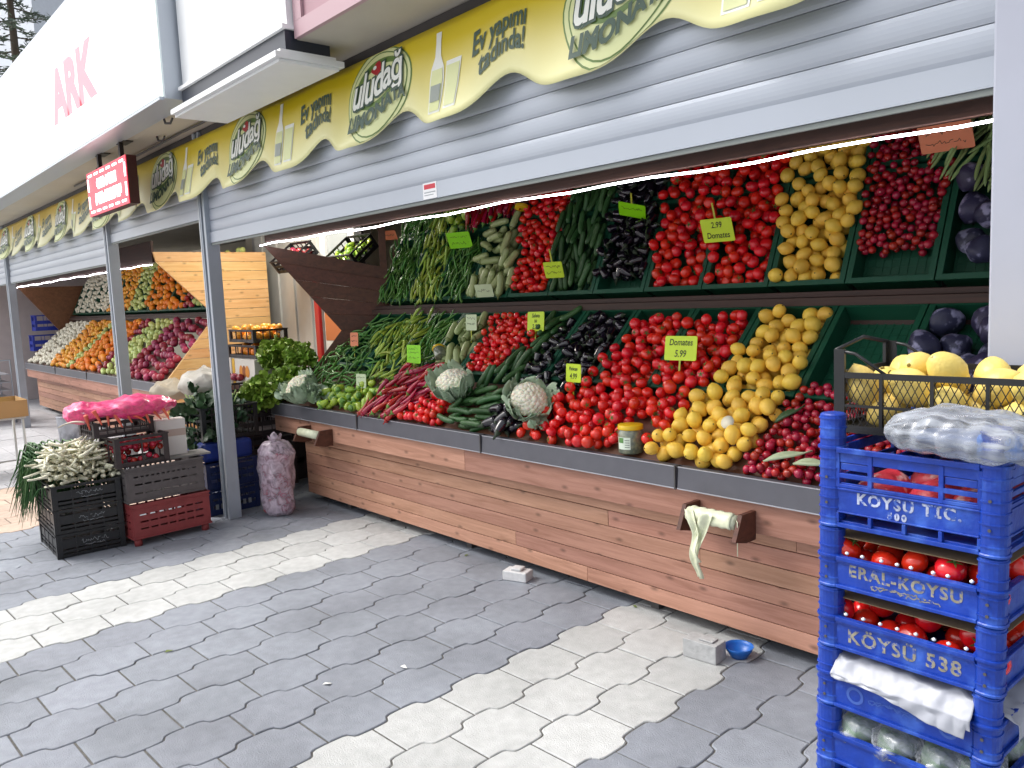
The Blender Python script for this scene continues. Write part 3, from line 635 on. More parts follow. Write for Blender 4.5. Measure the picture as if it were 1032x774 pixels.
class Heap:
    def __init__(s, F, u0, u1, v0, v1, cell=.007, floor=-.06):
        s.F = F; s.u0, s.v0, s.c = u0, v0, cell; s.nu = int((u1-u0)/cell)+1; s.nv = int((v1-v0)/cell)+1
        s.H = np.full((s.nu, s.nv), floor, float); s.I = np.full((s.nu, s.nv), -1, int); s.items = []
    def rect(s, ua, ub, va, vb, h, mx=False):
        a, b, c, d = [int(round(x)) for x in ((ua-s.u0)/s.c, (ub-s.u0)/s.c, (va-s.v0)/s.c, (vb-s.v0)/s.c)]
        a, c = max(a, 0), max(c, 0); q = s.H[a:b, c:d]; s.H[a:b, c:d] = np.maximum(q, h) if mx else h
    def crate(s, ua, ub, va, vb, depth=.10, w=.016):
        s.rect(ua, ub, va, vb, 0); s.rect(ua+w, ub-w, va+w, vb-w, -depth)
    def fill(s, kind, poly, top, label, group, ang=None, K=18, maxn=1400, fail=80, scale=1., exact=None):
        kd = KIND[kind]; r = kd['r']*scale; L = kd['L']*scale; c = s.c; k = int(r/c)+1
        ii, jj = np.meshgrid(np.arange(-k, k+1), np.arange(-k, k+1), indexing='ij'); d2 = (ii**2+jj**2)*c*c; ok = d2 < r*r*.999
        ii, jj, pr = ii[ok], jj[ok], np.sqrt(r*r-d2[ok])
        P = np.array(poly); mn, mx = P.min(0), P.max(0); n = len(P)
        def inside(x, y):
            ins = False
            for a in range(n):
                x1, y1 = P[a]; x2, y2 = P[(a+1) % n]
                if (y1 > y) != (y2 > y) and x < (x2-x1)*(y-y1)/(y2-y1)+x1: ins = not ins
            return ins
        ns = max(1, int(L/(r*1.2))+1) if L > 0 else 1; ts = np.linspace(-L/2, L/2, ns) if ns > 1 else np.array([0.])
        fails = 0; cnt = 0
        while fails < fail and cnt < maxn:
            best = None
            for q in range(K):
                for _ in range(20):
                    u, v = rng.uniform(mn[0], mx[0]), rng.uniform(mn[1], mx[1])
                    if inside(u, v): break
                else: continue
                a = 0 if L == 0 else (ang(u, v) if ang else rng.uniform(0, math.pi))
                zc = []
                for t in ts:
                    ci = int((u+t*math.cos(a)-s.u0)/c); cj = int((v+t*math.sin(a)-s.v0)/c)
                    xi = np.clip(ci+ii, 0, s.nu-1); xj = np.clip(cj+jj, 0, s.nv-1); zc.append((s.H[xi, xj]+pr).max())
                zc = np.array(zc)
                if ns > 1:
                    h = ns//2; sl = (zc[ns-h:].max()-zc[:h].max())/(L*.5); sl = max(-.45, min(.45, sl)); z = (zc-sl*ts).max()
                else: sl = 0; z = zc[0]
                if best is None or z < best[0]: best = (z, sl, u, v, a)
            if best is None: break
            z, sl, u, v, a = best; tp = top(u, v) if callable(top) else top
            if z > tp: fails += 1; continue
            fails = max(0, fails-1); idn = len(s.items); cnt += 1
            for t in ts:
                ci = int((u+t*math.cos(a)-s.u0)/c); cj = int((v+t*math.sin(a)-s.v0)/c)
                xi = np.clip(ci+ii, 0, s.nu-1); xj = np.clip(cj+jj, 0, s.nv-1); hn = z+sl*t+pr; old = s.H[xi, xj]; up = hn > old
                s.H[xi[up], xj[up]] = hn[up]; s.I[xi[up], xj[up]] = idn
            ca, sa = math.cos(a), math.sin(a)
            if L > 0:
                X = Vector((ca, sa, sl)).normalized(); Y = Vector((-sa, ca, 0)); Z = X.cross(Y); M = Matrix((X, Y, Z)).transposed() @ Matrix.Rotation(rng.uniform(-.7, .7), 3, 'X')
                if rng.random() < .35: M = M @ Matrix.Rotation(math.pi, 3, 'Z')
            else:
                M = Euler((rng.uniform(-1.3, 1.3), rng.uniform(-1.3, 1.3), rng.uniform(0, 6.28))).to_matrix()
                if rng.random() < .3: M = Euler(tuple(rng.uniform(0, 6.28, 3))).to_matrix()
            W_ = s.F @ (Matrix.Translation((u, v, z)) @ M.to_4x4() @ Matrix.Scale(scale, 4))
            s.items.append((kind, int(rng.integers(len(kd['me']))), W_, label, group))
        return cnt
    def done(s, minc=5, drop=()):
        b = np.bincount(s.I[s.I >= 0].ravel(), minlength=len(s.items))
        for i, it in enumerate(s.items):
            if b[i] >= minc*(it[2].to_scale().x): ITEMS.append(it)

def green_crate(F, u, v, w=.398, d=.585, h=.12, label='', mbs={}):
    if 'g' not in mbs:
        mb = MB(); t = .012
        mb.box(-w/2+.02, w/2-.02, .02, d-.02, -h, -h+t, 0)
        for a, b, c_, e_ in ((-w/2+.012, w/2-.012, .012, .012+t), (-w/2+.012, w/2-.012, d-.012-t, d-.012), (-w/2+.012, -w/2+.012+t, .0245, d-.0245), (w/2-.012-t, w/2-.012, .0245, d-.0245)): mb.box(a, b, c_, e_, -h+.001, -.012)
        for a, b, c_, e_ in ((-w/2, w/2, 0, .026), (-w/2, w/2, d-.026, d), (-w/2, -w/2+.026, .0262, d-.0262), (w/2-.026, w/2, .0262, d-.0262)): mb.box(a, b, c_, e_, -.0118, 0)
        for k in range(9): mb.box(-w/2+.03+k*.039, -w/2+.036+k*.039, .03, d-.03, -h+t, -h+t+.003)
        for k in range(13): mb.box(-w/2+.03, w/2-.03, .04+k*.04, .045+k*.04, -h+t, -h+t+.0025)
        mbs['g'] = mb.mesh('green_crate', m_green)
    o = bpy.data.objects.new('green_crate', mbs['g']); COL.objects.link(o); o.matrix_world = F @ Matrix.Translation((u, v, 0)); tag(o, label, 'crate', 'green produce crates tilted on the stall')
    return o
DK = lambda k: -1.44-.405*k
GL = {-1: 'holding red cabbages', 0: 'almost empty, beside the red cabbages', 1: 'under the lemons', 2: 'under the right half of the tomatoes', 3: 'under the left half of the tomatoes', 4: 'under the eggplants', 5: 'under cucumbers beside the eggplants', 6: 'under the small tomatoes', 7: 'under the pale marrows', 8: 'under dark green peppers beside the marrows', 9: 'under the light green peppers', 10: 'under dark green peppers by the brown wing', 11: 'behind the brown wing'}
GU = dict(GL); GU.update({-1: 'of red cabbages', 0: 'of radishes', 1: 'of lemons', 2: 'under the right tomatoes', 3: 'under the left tomatoes', 4: 'of eggplants', 5: 'of cucumbers', 6: 'of small tomatoes', 7: 'of marrows', 8: 'of peppers beside the marrows', 9: 'of light peppers', 10: 'by the wing post'})
for k in range(-1, 12):
    uc = DK(k)+.2025
    green_crate(FL, uc, .44, label='green crate of the lower row '+GL[k])
    green_crate(FU, uc, .0, label='green crate of the upper row '+GU[k])
    green_crate(FU, uc, .60, label='green crate of the top row above the one '+GU[k])
# ------------- lower heaps
h = Heap(FL, -6.5, -.9, -.02, 1.06, floor=-.055)
for k in range(-1, 12): h.crate(DK(k), DK(k)+.400, .44, 1.02)
h.rect(-6.5, -.9, -.02, .012, -.006)
def lowtop(n0=.0, nf=-.01):
    return lambda u, v: nf+.028+(n0+.022-nf-.028)*min(1, v/.25)-.035*max(0, min(1, (v-.62)/.15))
uptop = lambda u, v: .024+.034*max(0, min(1, (v-.24)/.14))
up = lambda sp: (lambda u, v: math.pi/2+rng.normal(0, sp))
lo = 'lower heap of the near stall'
h.fill('cabbage', [(-1.40, .50), (-1.07, .5), (-1.07, .98), (-1.40, .98)], .03, 'big dark purple red cabbage in the lower crate beside the painted pillar', 'red cabbages in the lower crate')
h.fill('radish', [(-1.83, .50), (-1.45, .52), (-1.05, .50), (-1.05, .02), (-1.93, .02), (-1.88, .22)], lowtop(.0, -.012), 'small dark red radish in the lower heap right of the lemons', 'radishes in the lower heap', K=6)
h.fill('lemon', [(-2.21, .96), (-1.88, .96), (-1.86, .4), (-1.92, .22), (-1.98, .035), (-2.42, .035), (-2.34, .27), (-2.24, .55)], lowtop(.04, .012), 'yellow lemon in the lower heap between tomatoes and radishes', 'lemons in the lower heap')
h.fill('tomato', [(-3.02, .93), (-2.29, .95), (-2.30, .55), (-2.38, .25), (-2.47, .03), (-3.36, .03), (-3.3, .28), (-3.1, .4)], lowtop(.04, .006), 'red tomato in the large lower heap left of the lemons', 'tomatoes in the lower heap', K=10, fail=40)
h.fill('eggplant', [(-3.56, .97), (-3.08, .97), (-3.12, .42), (-3.3, .3), (-3.36, .04), (-3.62, .04), (-3.58, .35), (-3.62, .6)], lowtop(.02, -.005), 'glossy black eggplant in the lower heap left of the big tomato heap', 'eggplants in the lower heap')
h.fill('cherry', [(-4.33, .96), (-3.84, .96), (-3.78, .78), (-3.93, .48), (-4.17, .46)], .03, 'small bright red tomato in the lower crate between marrows and cucumbers', 'small tomatoes behind the cauliflowers')
h.fill('midtom', [(-4.54, .03), (-4.45, .12), (-4.28, .3), (-4.13, .26), (-4.14, .03)], lowtop(.03, -.01), 'small red tomato at the counter edge beside the long red peppers', 'small tomatoes at the counter edge')
h.fill('marrow', [(-4.72, .93), (-4.38, .93), (-4.22, .50), (-4.58, .55)], .02, 'pale green marrow in the lower crate', 'pale marrows in the lower crate', ang=lambda u, v: math.pi/2+(u+4.4)*-2.2+rng.normal(0, .25))
h.fill('cucumber', [(-4.12, .03), (-4.15, .2), (-3.95, .3), (-3.75, .3), (-3.62, .1), (-3.64, .03)], lowtop(.025, -.01), 'dark green cucumber lying along the counter edge beside the cauliflower', 'cucumbers at the counter edge', ang=lambda u, v: .25+rng.normal(0, .2))
h.fill('cucumber', [(-3.95, .3), (-3.98, .5), (-3.8, .8), (-3.8, .97), (-3.52, .97), (-3.62, .6), (-3.55, .35)], .025, 'dark green cucumber in the lower crate left of the eggplants', 'cucumbers in the lower crate', ang=lambda u, v: 1.35+rng.normal(0, .3))
h.fill('red_pepper', [(-4.97, .03), (-4.85, .3), (-4.80, .42), (-4.36, .44), (-4.24, .32), (-4.46, .12), (-4.56, .03)], lowtop(.045, .02), 'long crimson red pepper in the lower heap', 'red peppers in the lower heap', ang=lambda u, v: .75+rng.normal(0, .3))
h.fill('bell', [(-5.66, .03), (-5.66, .16), (-5.1, .28), (-4.88, .24), (-5.0, .03)], lowtop(.02, -.01), 'pale green bell pepper heaped at the counter edge left of the red peppers', 'pale bell peppers at the counter edge')
h.fill('light_pepper', [(-5.62, .72), (-5.35, .96), (-5.05, .96), (-4.95, .6), (-4.75, .45), (-4.98, .26), (-5.25, .33), (-5.2, .5)], .03, 'long light green pepper in the lower heap between two darker heaps', 'light green peppers in the lower heap', ang=up(.5), K=6)
h.fill('thin_pepper', [(-6.15, .5), (-5.9, .96), (-5.4, .96), (-5.62, .72), (-5.2, .5), (-5.25, .33), (-5.66, .18), (-6.2, .12)], .015, 'thin dark green pepper in the lower heap right of the brown wing', 'dark green peppers beside the brown wing', ang=lambda u, v: rng.uniform(-.5, 2.2), K=5)
h.fill('thin_pepper', [(-5.1, .97), (-4.74, .97), (-4.62, .47), (-4.8, .46), (-4.95, .6), (-5.05, .8)], .015, 'thin dark green pepper in the lower heap left of the pale marrows', 'dark green peppers beside the marrows', ang=up(.5), K=5)
h.done()
# ------------- upper heaps
h = Heap(FU, -6.3, -.9, -.02, 1.2, floor=-.1)
for k in range(-1, 12): h.crate(DK(k), DK(k)+.400, .0, .585); h.crate(DK(k), DK(k)+.400, .60, 1.185)
def bx_(a, b, c, d): return [(a, c), (b, c), (b, d), (a, d)]
h.fill('cabbage', bx_(-1.38, -1.08, .09, .50), .03, 'big dark purple red cabbage in the upper crate under the green beans', 'red cabbages in the upper crate')
h.fill('radish', bx_(-1.84, -1.45, .17, 1.0), lambda u, v: .012+.03*max(0, min(1, (v-.4)/.14)), 'small dark red radish in the upper crate right of the lemons', 'radishes in the upper crate', K=5)
h.fill('lemon', bx_(-2.26, -1.85, .05, 1.0), uptop, 'yellow lemon in the upper crate between tomatoes and radishes', 'lemons in the upper crate')
h.fill('midtom', bx_(-3.06, -2.62, .05, 1.0), uptop, 'red tomato in the upper crates left of the lemons', 'tomatoes in the upper crates', scale=1.15)
h.fill('midtom', bx_(-2.68, -2.24, .05, 1.0), uptop, 'red tomato in the upper crates left of the lemons', 'tomatoes in the upper crates', scale=1.15)
h.fill('eggplant', bx_(-3.46, -3.06, .12, 1.0), uptop, 'glossy black eggplant in the upper crate left of the tomatoes', 'eggplants in the upper crate')
h.fill('cucumber', bx_(-3.88, -3.46, .08, 1.0), uptop, 'dark green cucumber standing upright in the upper crate', 'cucumbers in the upper crate', ang=up(.2))
h.fill('midtom', bx_(-4.22, -3.88, .05, .42), uptop, 'red tomato in the upper crate left of the cucumbers', 'tomatoes left of the upper cucumbers')
h.fill('midtom', bx_(-4.30, -3.88, .42, 1.0), .05, 'red tomato in the upper crate left of the cucumbers', 'tomatoes left of the upper cucumbers')
h.fill('marrow', bx_(-4.68, -4.22, .07, .60), .05, 'pale green marrow in the upper crate under the long red peppers', 'pale marrows in the upper crate', ang=lambda u, v: (.15 if u < -4.45 and v > .25 else 1.35)+rng.normal(0, .2))
h.fill('red_pepper', bx_(-4.95, -4.28, .60, 1.0), .05, 'long dark red pepper in the top row above the pale marrows', 'red peppers in the top row', ang=up(.3))
h.fill('bell', bx_(-5.16, -4.92, .55, 1.0), .05, 'pale green bell pepper in the top row beside the red peppers', 'pale bell peppers in the top row')
h.fill('light_pepper', bx_(-5.44, -5.10, .04, 1.0), .035, 'long light green pepper in the upper crate', 'light green peppers in the upper crate', ang=up(.25), K=6)
h.fill('thin_pepper', bx_(-5.14, -4.70, .03, .7), .03, 'thin dark green pepper in the upper crate left of the pale marrows', 'dark green peppers in the upper right crate', ang=up(.35), K=5)
h.fill('thin_pepper', bx_(-5.92, -5.42, .03, 1.0), .03, 'thin dark green pepper in the upper crate by the wing post', 'dark green peppers in the upper left crate', ang=up(.45), K=5)
h.fill('bean', [(-1.56, .62), (-1.45, .52), (-1.3, .45), (-1.05, .45), (-1.05, 1.0), (-1.56, 1.0)], .06, 'flat pale green bean in the bunch above the red cabbages', 'green beans above the cabbages', ang=lambda u, v: 1.2+rng.normal(0, .3), K=5)
h.done()
# ------------- far stall
Ff, Fg = frame(Vector((0, 0, .80)), ANG_L), frame(Vector((0, .79, 1.585)), ANG_U)
def far(F, nm, cols, v0, v1):
    h = Heap(F, -16.2, -9.1, -.02, 1.06, cell=.012, floor=-.05)
    for (a, b, sk, kind, lab) in cols:
        h.fill(kind, [(a, v1), (b, v1), (b+sk, v0), (a+sk, v0)], .0, lab+' '+nm, KC[kind][1]+'s '+nm, K=5, fail=12, maxn=260)
    h.done(3)
far(Ff, 'in the lower heap of the far stall', [(-16.1, -14.6, -.0, 'garlic', 'white onion'), (-14.6, -13.4, -.1, 'mandarin', 'bright mandarin'), (-13.4, -13.1, -.1, 'green_apple', 'green apple'), (-13.1, -11.9, -.1, 'orange', 'orange'), (-11.9, -11.6, -.1, 'red_apple', 'dark red apple'), (-11.6, -10.7, -.1, 'green_apple', 'green apple'), (-10.7, -9.3, -.1, 'onion', 'red onion')], .04, .98)
far(Fg, 'in the upper crates of the far stall', [(-16.0, -14.0, 0, 'garlic', 'white onion'), (-14.0, -12.9, 0, 'mandarin', 'bright mandarin'), (-12.9, -12.2, 0, 'green_apple', 'green apple'), (-12.2, -10.7, 0, 'orange', 'orange'), (-10.7, -10.3, 0, 'red_apple', 'dark red apple'), (-10.3, -9.25, 0, 'green_apple', 'green apple')], .05, .75)
for i in range(17):
    u = -15.9+i*.41
    green_crate(Fg, u, 0, label='green crate in the upper row of the far stall').__setitem__('group', 'green crates of the far stall')

# ============================================================ OTHER THINGS
def crate_mesh(name, w, d, hh, m, bars=((0, .02), (.05, .075), (.105, .13)), post=.035, ribs=5, floor=True, t=.010, top=.018):
    mb = MB()
    if floor: mb.box(-w/2+.004, w/2-.004, -d/2+.004, d/2-.004, .006, .016)
    for sx in (-1, 1):
        for sy in (-1, 1):
            x0, x1 = sorted((sx*w/2, sx*(w/2-post))); y0, y1 = sorted((sy*d/2, sy*(d/2-post)))
            mb.box(x0, x1, min(sy*d/2, sy*(d/2-t)), max(sy*d/2, sy*(d/2-t)), 0, hh); mb.box(min(sx*w/2, sx*(w/2-t)), max(sx*w/2, sx*(w/2-t)), min(sy*(d/2-t-.0002), sy*(d/2-post)), max(sy*(d/2-t-.0002), sy*(d/2-post)), 0, hh)
    for z0, z1 in list(bars)+[(hh-top, hh)]:
        for sy in (-1, 1): y = sy*(d/2-t*.6); mb.box(-w/2+post+.0003, w/2-post-.0003, min(y, y-sy*t*.6), max(y, y-sy*t*.6), z0, z1)
        for sx in (-1, 1): x = sx*(w/2-t*.6); mb.box(min(x, x-sx*t*.6), max(x, x-sx*t*.6), -d/2+post+.0003, d/2-post-.0003, z0, z1)
    for k in range(1, ribs+1):
        a = -w/2+post+(w-2*post)*k/(ribs+1); b = -d/2+post+(d-2*post)*k/(ribs+1)
        for sy in (-1, 1): y = sy*(d/2-t*.35); mb.box(a-.004, a+.004, min(y, y-sy*t), max(y, y-sy*t), .001, hh-.002)
        for sx in (-1, 1): x = sx*(w/2-t*.35); mb.box(min(x, x-sx*t), max(x, x-sx*t), b-.004, b+.004, .001, hh-.002)
    for a in (-1, 1):   # rim flange
        mb.box(-w/2-.004, w/2+.004, a*(d/2+.001)-.005, a*(d/2+.001)+.005, hh-.006, hh+.002); mb.box(a*(w/2+.001)-.005, a*(w/2+.001)+.005, -d/2+.0065, d/2-.0065, hh-.006, hh+.002)
    return mb
def put_items(kind, pts, label, group, scale=1.):
    for p_ in pts:
        M = Matrix.Translation(p_) @ Euler(tuple(rng.uniform(0, 6.28, 3))).to_matrix().to_4x4() @ Matrix.Scale(scale, 4)
        ITEMS.append((kind, int(rng.integers(len(KIND[kind]['me']))), M, label, group))
def local_heap(M, w, d, floor, top, kind, label, group, scale=1., ang=None, **k):
    h = Heap(M, -w/2, w/2, -d/2, d/2, cell=.008, floor=floor); q = KIND[kind]['r']*scale*.8
    h.fill(kind, [(-w/2+q, -d/2+q), (w/2-q, -d/2+q), (w/2-q, d/2-q), (-w/2+q, d/2-q)], top, label, group, scale=scale, ang=ang, **k); h.done(4)

# ---- blue crate stack in front
m_blue = mat('blue_plastic', '#10389a', .36, var=.05, noise=.16, nscale=22, bump=.2, bscale=60, col2='#3a62bb', c2scale=16, c2lo=.5, c2hi=.72)
m_blet = mat('crate_lettering', '#8d8878', .7, noise=.3, nscale=60, col2='#3c5199', c2scale=90, c2lo=.5, c2hi=.6)
m_bletw = mat('crate_lettering_pale', '#a3aac0', .7, noise=.3, nscale=60, col2='#3556a8', c2scale=80, c2lo=.53, c2hi=.63)
BW, BD = .384, .50
def blue_crate(z0, z1, ztop, x, text=None, tm=None, tall=False, label='', ts=.045):
    e = empty('blue_crate', (x, -1.25+BD/2, z0), R(-1.5), label=label, cat='crate', group='blue crates stacked beside the pillar')
    H = z1-z0; w, d = BW, BD; mb = MB(); P = .045; t = .008
    def wall(y_out, s_, along_x, L_):
        def bb(a, b, o0, o1, za, zb, mi=0):
            lo_, hi_ = sorted((y_out-s_*o0, y_out-s_*o1))
            if along_x: mb.box(a, b, lo_, hi_, za, zb, mi)
            else: mb.box(lo_, hi_, a, b, za, zb, mi)
        if not tall:
            bb(-L_/2+P, L_/2-P, .006, .006+t, 0, H)
            bb(-L_/2+P, L_/2-P, -.002, .0058, H-.010, H); bb(-L_/2+P, L_/2-P, -.001, .0058, 0, .008)
            bb(-L_/2+P, L_/2-P, .001, .0058, H*.84-.003, H*.84+.001)
        else:
            bb(-L_/2+P, L_/2-P, -.002, .006, H-.012, H); bb(-L_/2+P, L_/2-P, .006, .014, H-.034, H-.0125)
            n = 4; 
            bb(-L_/2+P, L_/2-P, .004, .012, H*.62, H*.68); bb(-L_/2+P, L_/2-P, .004, .012, H*.50, H*.545); bb(-L_/2+P, L_/2-P, .006, .014, H*.18, H*.50); bb(-L_/2+P, L_/2-P, .002, .0058, H*.47, H*.495); bb(-L_/2+P, L_/2-P, .002, .0058, H*.185, H*.205)
            bb(-L_/2+P, L_/2-P, .002, .012, 0, .010)
            step = (L_-2*P)/4
            for q in range(5):
                a = -L_/2+P+q*step; bb(a-.004, a+.004, .003, .0135, .0105, H*.18)
                if q != 2: bb(a-.005, a+.005, .0035, .0135, H*.50, H-.013)
            for q in (0, 3): bb(-L_/2+P+q*step+.006, -L_/2+P+(q+1)*step-.006, .007, .0135, H*.545, H*.56); bb(-L_/2+P+q*step+.006, -L_/2+P+(q+1)*step-.006, .007, .0135, H*.72, H-.035)
    wall(-d/2, -1, True, w); wall(d/2, 1, True, w); wall(-w/2, -1, False, d); wall(w/2, 1, False, d)
    mb.box(-w/2+.012, w/2-.012, -d/2+.012, d/2-.012, .004, .014)
    o = mb.build('crate_body', m_blue, e, bevel=.0012)
    for sx in (-1, 1):
        for sy in (-1, 1):
            mb = MB(); r_ = .026; hh = ztop-z0
            prof = [(r_, 0)]; z = .0
            while z < hh-.004:
                prof += [(r_, z+.001), (r_, z+.018), (r_+.0022, z+.0185), (r_+.0022, z+.0215), (r_, z+.022)]; z += .0225 if tall else .037
            prof = [p_ for p_ in prof if p_[1] <= hh]+[(r_, hh), (r_*.86, hh+.003)]
            def sq(p_):   # rounded-square section
                a = math.atan2(p_.y, p_.x); rr = math.hypot(p_.x, p_.y); k_ = 1/max(abs(math.cos(a)), abs(math.sin(a)))**.3; return (p_.x*k_, p_.y*k_, p_.z)
            mb.lathe(prof, 20, fn=sq)
            mb.lathe([(r_+.004, H-.006), (r_+.0045, H-.004), (r_+.0045, H), (r_+.002, H+.001)], 20, fn=sq)
            mb.lathe([(r_+.003, .0), (r_+.0035, .004), (r_+.002, .006)], 20, fn=sq)
            for zz_ in (.3, .62): mb.tube([(sx*0, -(r_+.002), H*zz_), (0, -(r_+.0042), H*zz_)], .0035, 6, 1)
            c = mb.build('corner_post', [m_blue, m_dark], e); c.location = (sx*(w/2-r_+.002), sy*(d/2-r_+.002), 0)
            for pz in c.data.polygons: pz.use_smooth = False
    if text:
        mb = MB(); yy = -d/2-.0068 if False else -d/2+.0055-(.0 if not tall else .0)
        for i, (tx, size, dx, zf, sp) in enumerate(text):
            M = Matrix.Translation((dx, (-d/2+.0052), H*zf)) @ Matrix.Rotation(R(90), 4, 'X')
            if tx == '~': scribble(mb, 0, 0, .15, M, 9, .012, seed=5); scribble(mb, 0, .006, .13, M, 9, .010, seed=8); continue
            vs, fs = text_verts(tx, size, .0012, 0, 0, sp)
            mb.add([M @ Vector((v.x, v.y, 0)) for v in vs], fs)
        mb.build('lettering', tm or m_blet, e)
    return e
blue_crate(1.05, 1.232, 1.302, -.704, [('KÖYSÜ TİC.', .034, .005, .385, 1.2), ('500', .020, -.015, .245, 1.5)], m_bletw, True, 'tall top blue crate with slotted sides and red packages inside')
blue_crate(.909, .983, 1.045, -.705, [('ERAL-KÖYSÜ', .037, .0, .58, 1.15), ('~', 0, 0, .22, 1)], m_blet, False, 'blue crate second from the top, lettered in two lines, with tomatoes')
blue_crate(.766, .84, .904, -.7065, [('KÖYSÜ 538', .043, .0, .45, 1.15)], m_blet, False, 'blue crate third from the top with brown number lettering and tomatoes')
blue_crate(.625, .703, .761, -.7095, [('○', .05, -.10, .45, 1), ('~', 0, 0, .45, 1), ('○', .05, .10, .45, 1)], mat('faint_letters', '#3c5cae', .6), False, 'blue crate fourth from the top draped with white sheeting')
blue_crate(.487, .56, .62, -.7115, None, None, False, 'blue crate fifth from the top holding clear bags of greens')
for k, z in enumerate((.326, .163, .0)): blue_crate(z, z+.09, z+.16, -.713, None, None, False, 'blue crate below the bags of greens, number %s from the ground' % ('three', 'two', 'one')[k])
for z0, nm in ((.909, 'second'), (.766, 'third')):
    Mx = Matrix.Translation((-.705, -1.0, z0)) @ Matrix.Rotation(R(-1.5), 4, 'Z')
    local_heap(Mx, .385, .46, .014, .085, 'tomato', 'red tomato packed in the %s blue crate from the top' % nm, 'tomatoes in the %s blue crate' % nm, scale=1.0, K=12)
    mb = MB(); mb.box(-.18, .18, -.225, .225, .112, .1135); o = mb.build('cardboard_sheet', mat('card_brown', '#8b7659', .85)); o.matrix_world = Mx; tag(o, 'brown cardboard sheet over the tomatoes in the %s blue crate from the top' % nm, 'cardboard')
    bm_ = MB().lathe([(.001, -.004), (.004, -.002), (.0048, .001), (.001, .004)], 8).mesh('plastic_bead', mat('white_plastic', '#dfe6ea', .3))
    for k in range(10):
        o = bpy.data.objects.new('plastic_bead', bm_); COL.objects.link(o); o.matrix_world = Mx @ Matrix.Translation((-.165+k*.037+random.uniform(-.006, .006), -.239, .081)); tag(o, 'tiny white bead on the front rim of the %s blue crate' % nm, 'bead', 'beads on the %s blue crate' % nm)
# red packages in the tall crate
m_pkg = mat('red_net_package', '#c93a48', .35, noise=.15, nscale=30, bump=.4, bscale=50, col2='#e6b9b6', c2scale=20, c2lo=.55, c2hi=.62)
for k, (x, y) in enumerate(((-.10, -.13), (.02, -.14), (.10, -.13), (-.05, .05), (.08, .06))):
    mb = MB(); mb.add(*sphere_pts(lambda u, v: (sphd(u, v).x*.058+x, sphd(u, v).y*.08+y, sphd(u, v).z*.048+.066+.006*math.sin(9*u)), 16, 10), 0, True)
    o = mb.build('red_package', m_pkg, loc=(-.704, -1.0, 1.05)); tag(o, ('red wrapped package seen through the slots of the tall blue crate, %s' % ['left front', 'middle front', 'right front', 'rear left', 'rear right'][k]), 'package')
def crumple(name, m, fn, nu, nv, amp, sc_, label, cat, thick=.001, M=None):
    from mathutils import noise
    mb = MB()
    def f(u, v):
        p_ = Vector(fn(u, v)); q = p_*sc_; n_ = noise.noise_vector(q)*amp+noise.noise_vector(q*2.3)*amp*.5; r_ = abs(noise.noise(q*1.4))*amp*1.4; return p_+n_+Vector((0, 0, r_))
    mb.grid(f, nu, nv); o = mb.build(name, m); tag(o, label, cat)
    if thick: s_ = o.modifiers.new('thickness', 'SOLIDIFY'); s_.thickness = thick
    if M is not None: o.matrix_world = M
    return o
def film_mat(name, col, alpha, rough=.18, stretch=(3, 12, 12)):
    m = mat(name, col, rough, bump=.25, bscale=14, coat=.3, stretch=stretch and tuple(x/8 for x in stretch)); N = m.node_tree.nodes; Lk = m.node_tree.links
    tr = N.new('ShaderNodeBsdfTransparent'); mx = N.new('ShaderNodeMixShader'); fz = N.new('ShaderNodeTexNoise'); fz.inputs['Scale'].default_value = 1.0; fz.inputs['Detail'].default_value = 6; fz.inputs['Distortion'].default_value = 1.5
    tc = N.new('ShaderNodeTexCoord'); mp = N.new('ShaderNodeMapping'); mp.inputs['Scale'].default_value = tuple(x*2.2 for x in stretch); Lk.new(tc.outputs['Object'], mp.inputs[0]); Lk.new(mp.outputs[0], fz.inputs['Vector'])
    mr = N.new('ShaderNodeMapRange'); mr.inputs[1].default_value = .38; mr.inputs[2].default_value = .66; mr.inputs[3].default_value = max(.05, alpha-.28); mr.inputs[4].default_value = min(1, alpha+.35); Lk.new(fz.outputs['Fac'], mr.inputs[0])
    lw = N.new('ShaderNodeLayerWeight'); lw.inputs[0].default_value = .25; ad = N.new('ShaderNodeMath'); ad.operation = 'ADD'; ad.use_clamp = True; Lk.new(mr.outputs[0], ad.inputs[0]); sc2 = N.new('ShaderNodeMath'); sc2.operation = 'MULTIPLY'; sc2.inputs[1].default_value = .5; Lk.new(lw.outputs['Facing'], sc2.inputs[0]); Lk.new(sc2.outputs[0], ad.inputs[1])
    out = [n for n in N if n.type == 'OUTPUT_MATERIAL'][0]; Lk.new(ad.outputs[0], mx.inputs[0]); Lk.new(tr.outputs[0], mx.inputs[1]); Lk.new(N['Principled BSDF'].outputs[0], mx.inputs[2]); Lk.new(mx.outputs[0], out.inputs['Surface'])
    return m
m_film = film_mat('clear_film', '#a9afb8', .32); m_filmw = mat('white_sheeting', '#a4a7b0', .45, bump=.1, bscale=12, noise=.03)
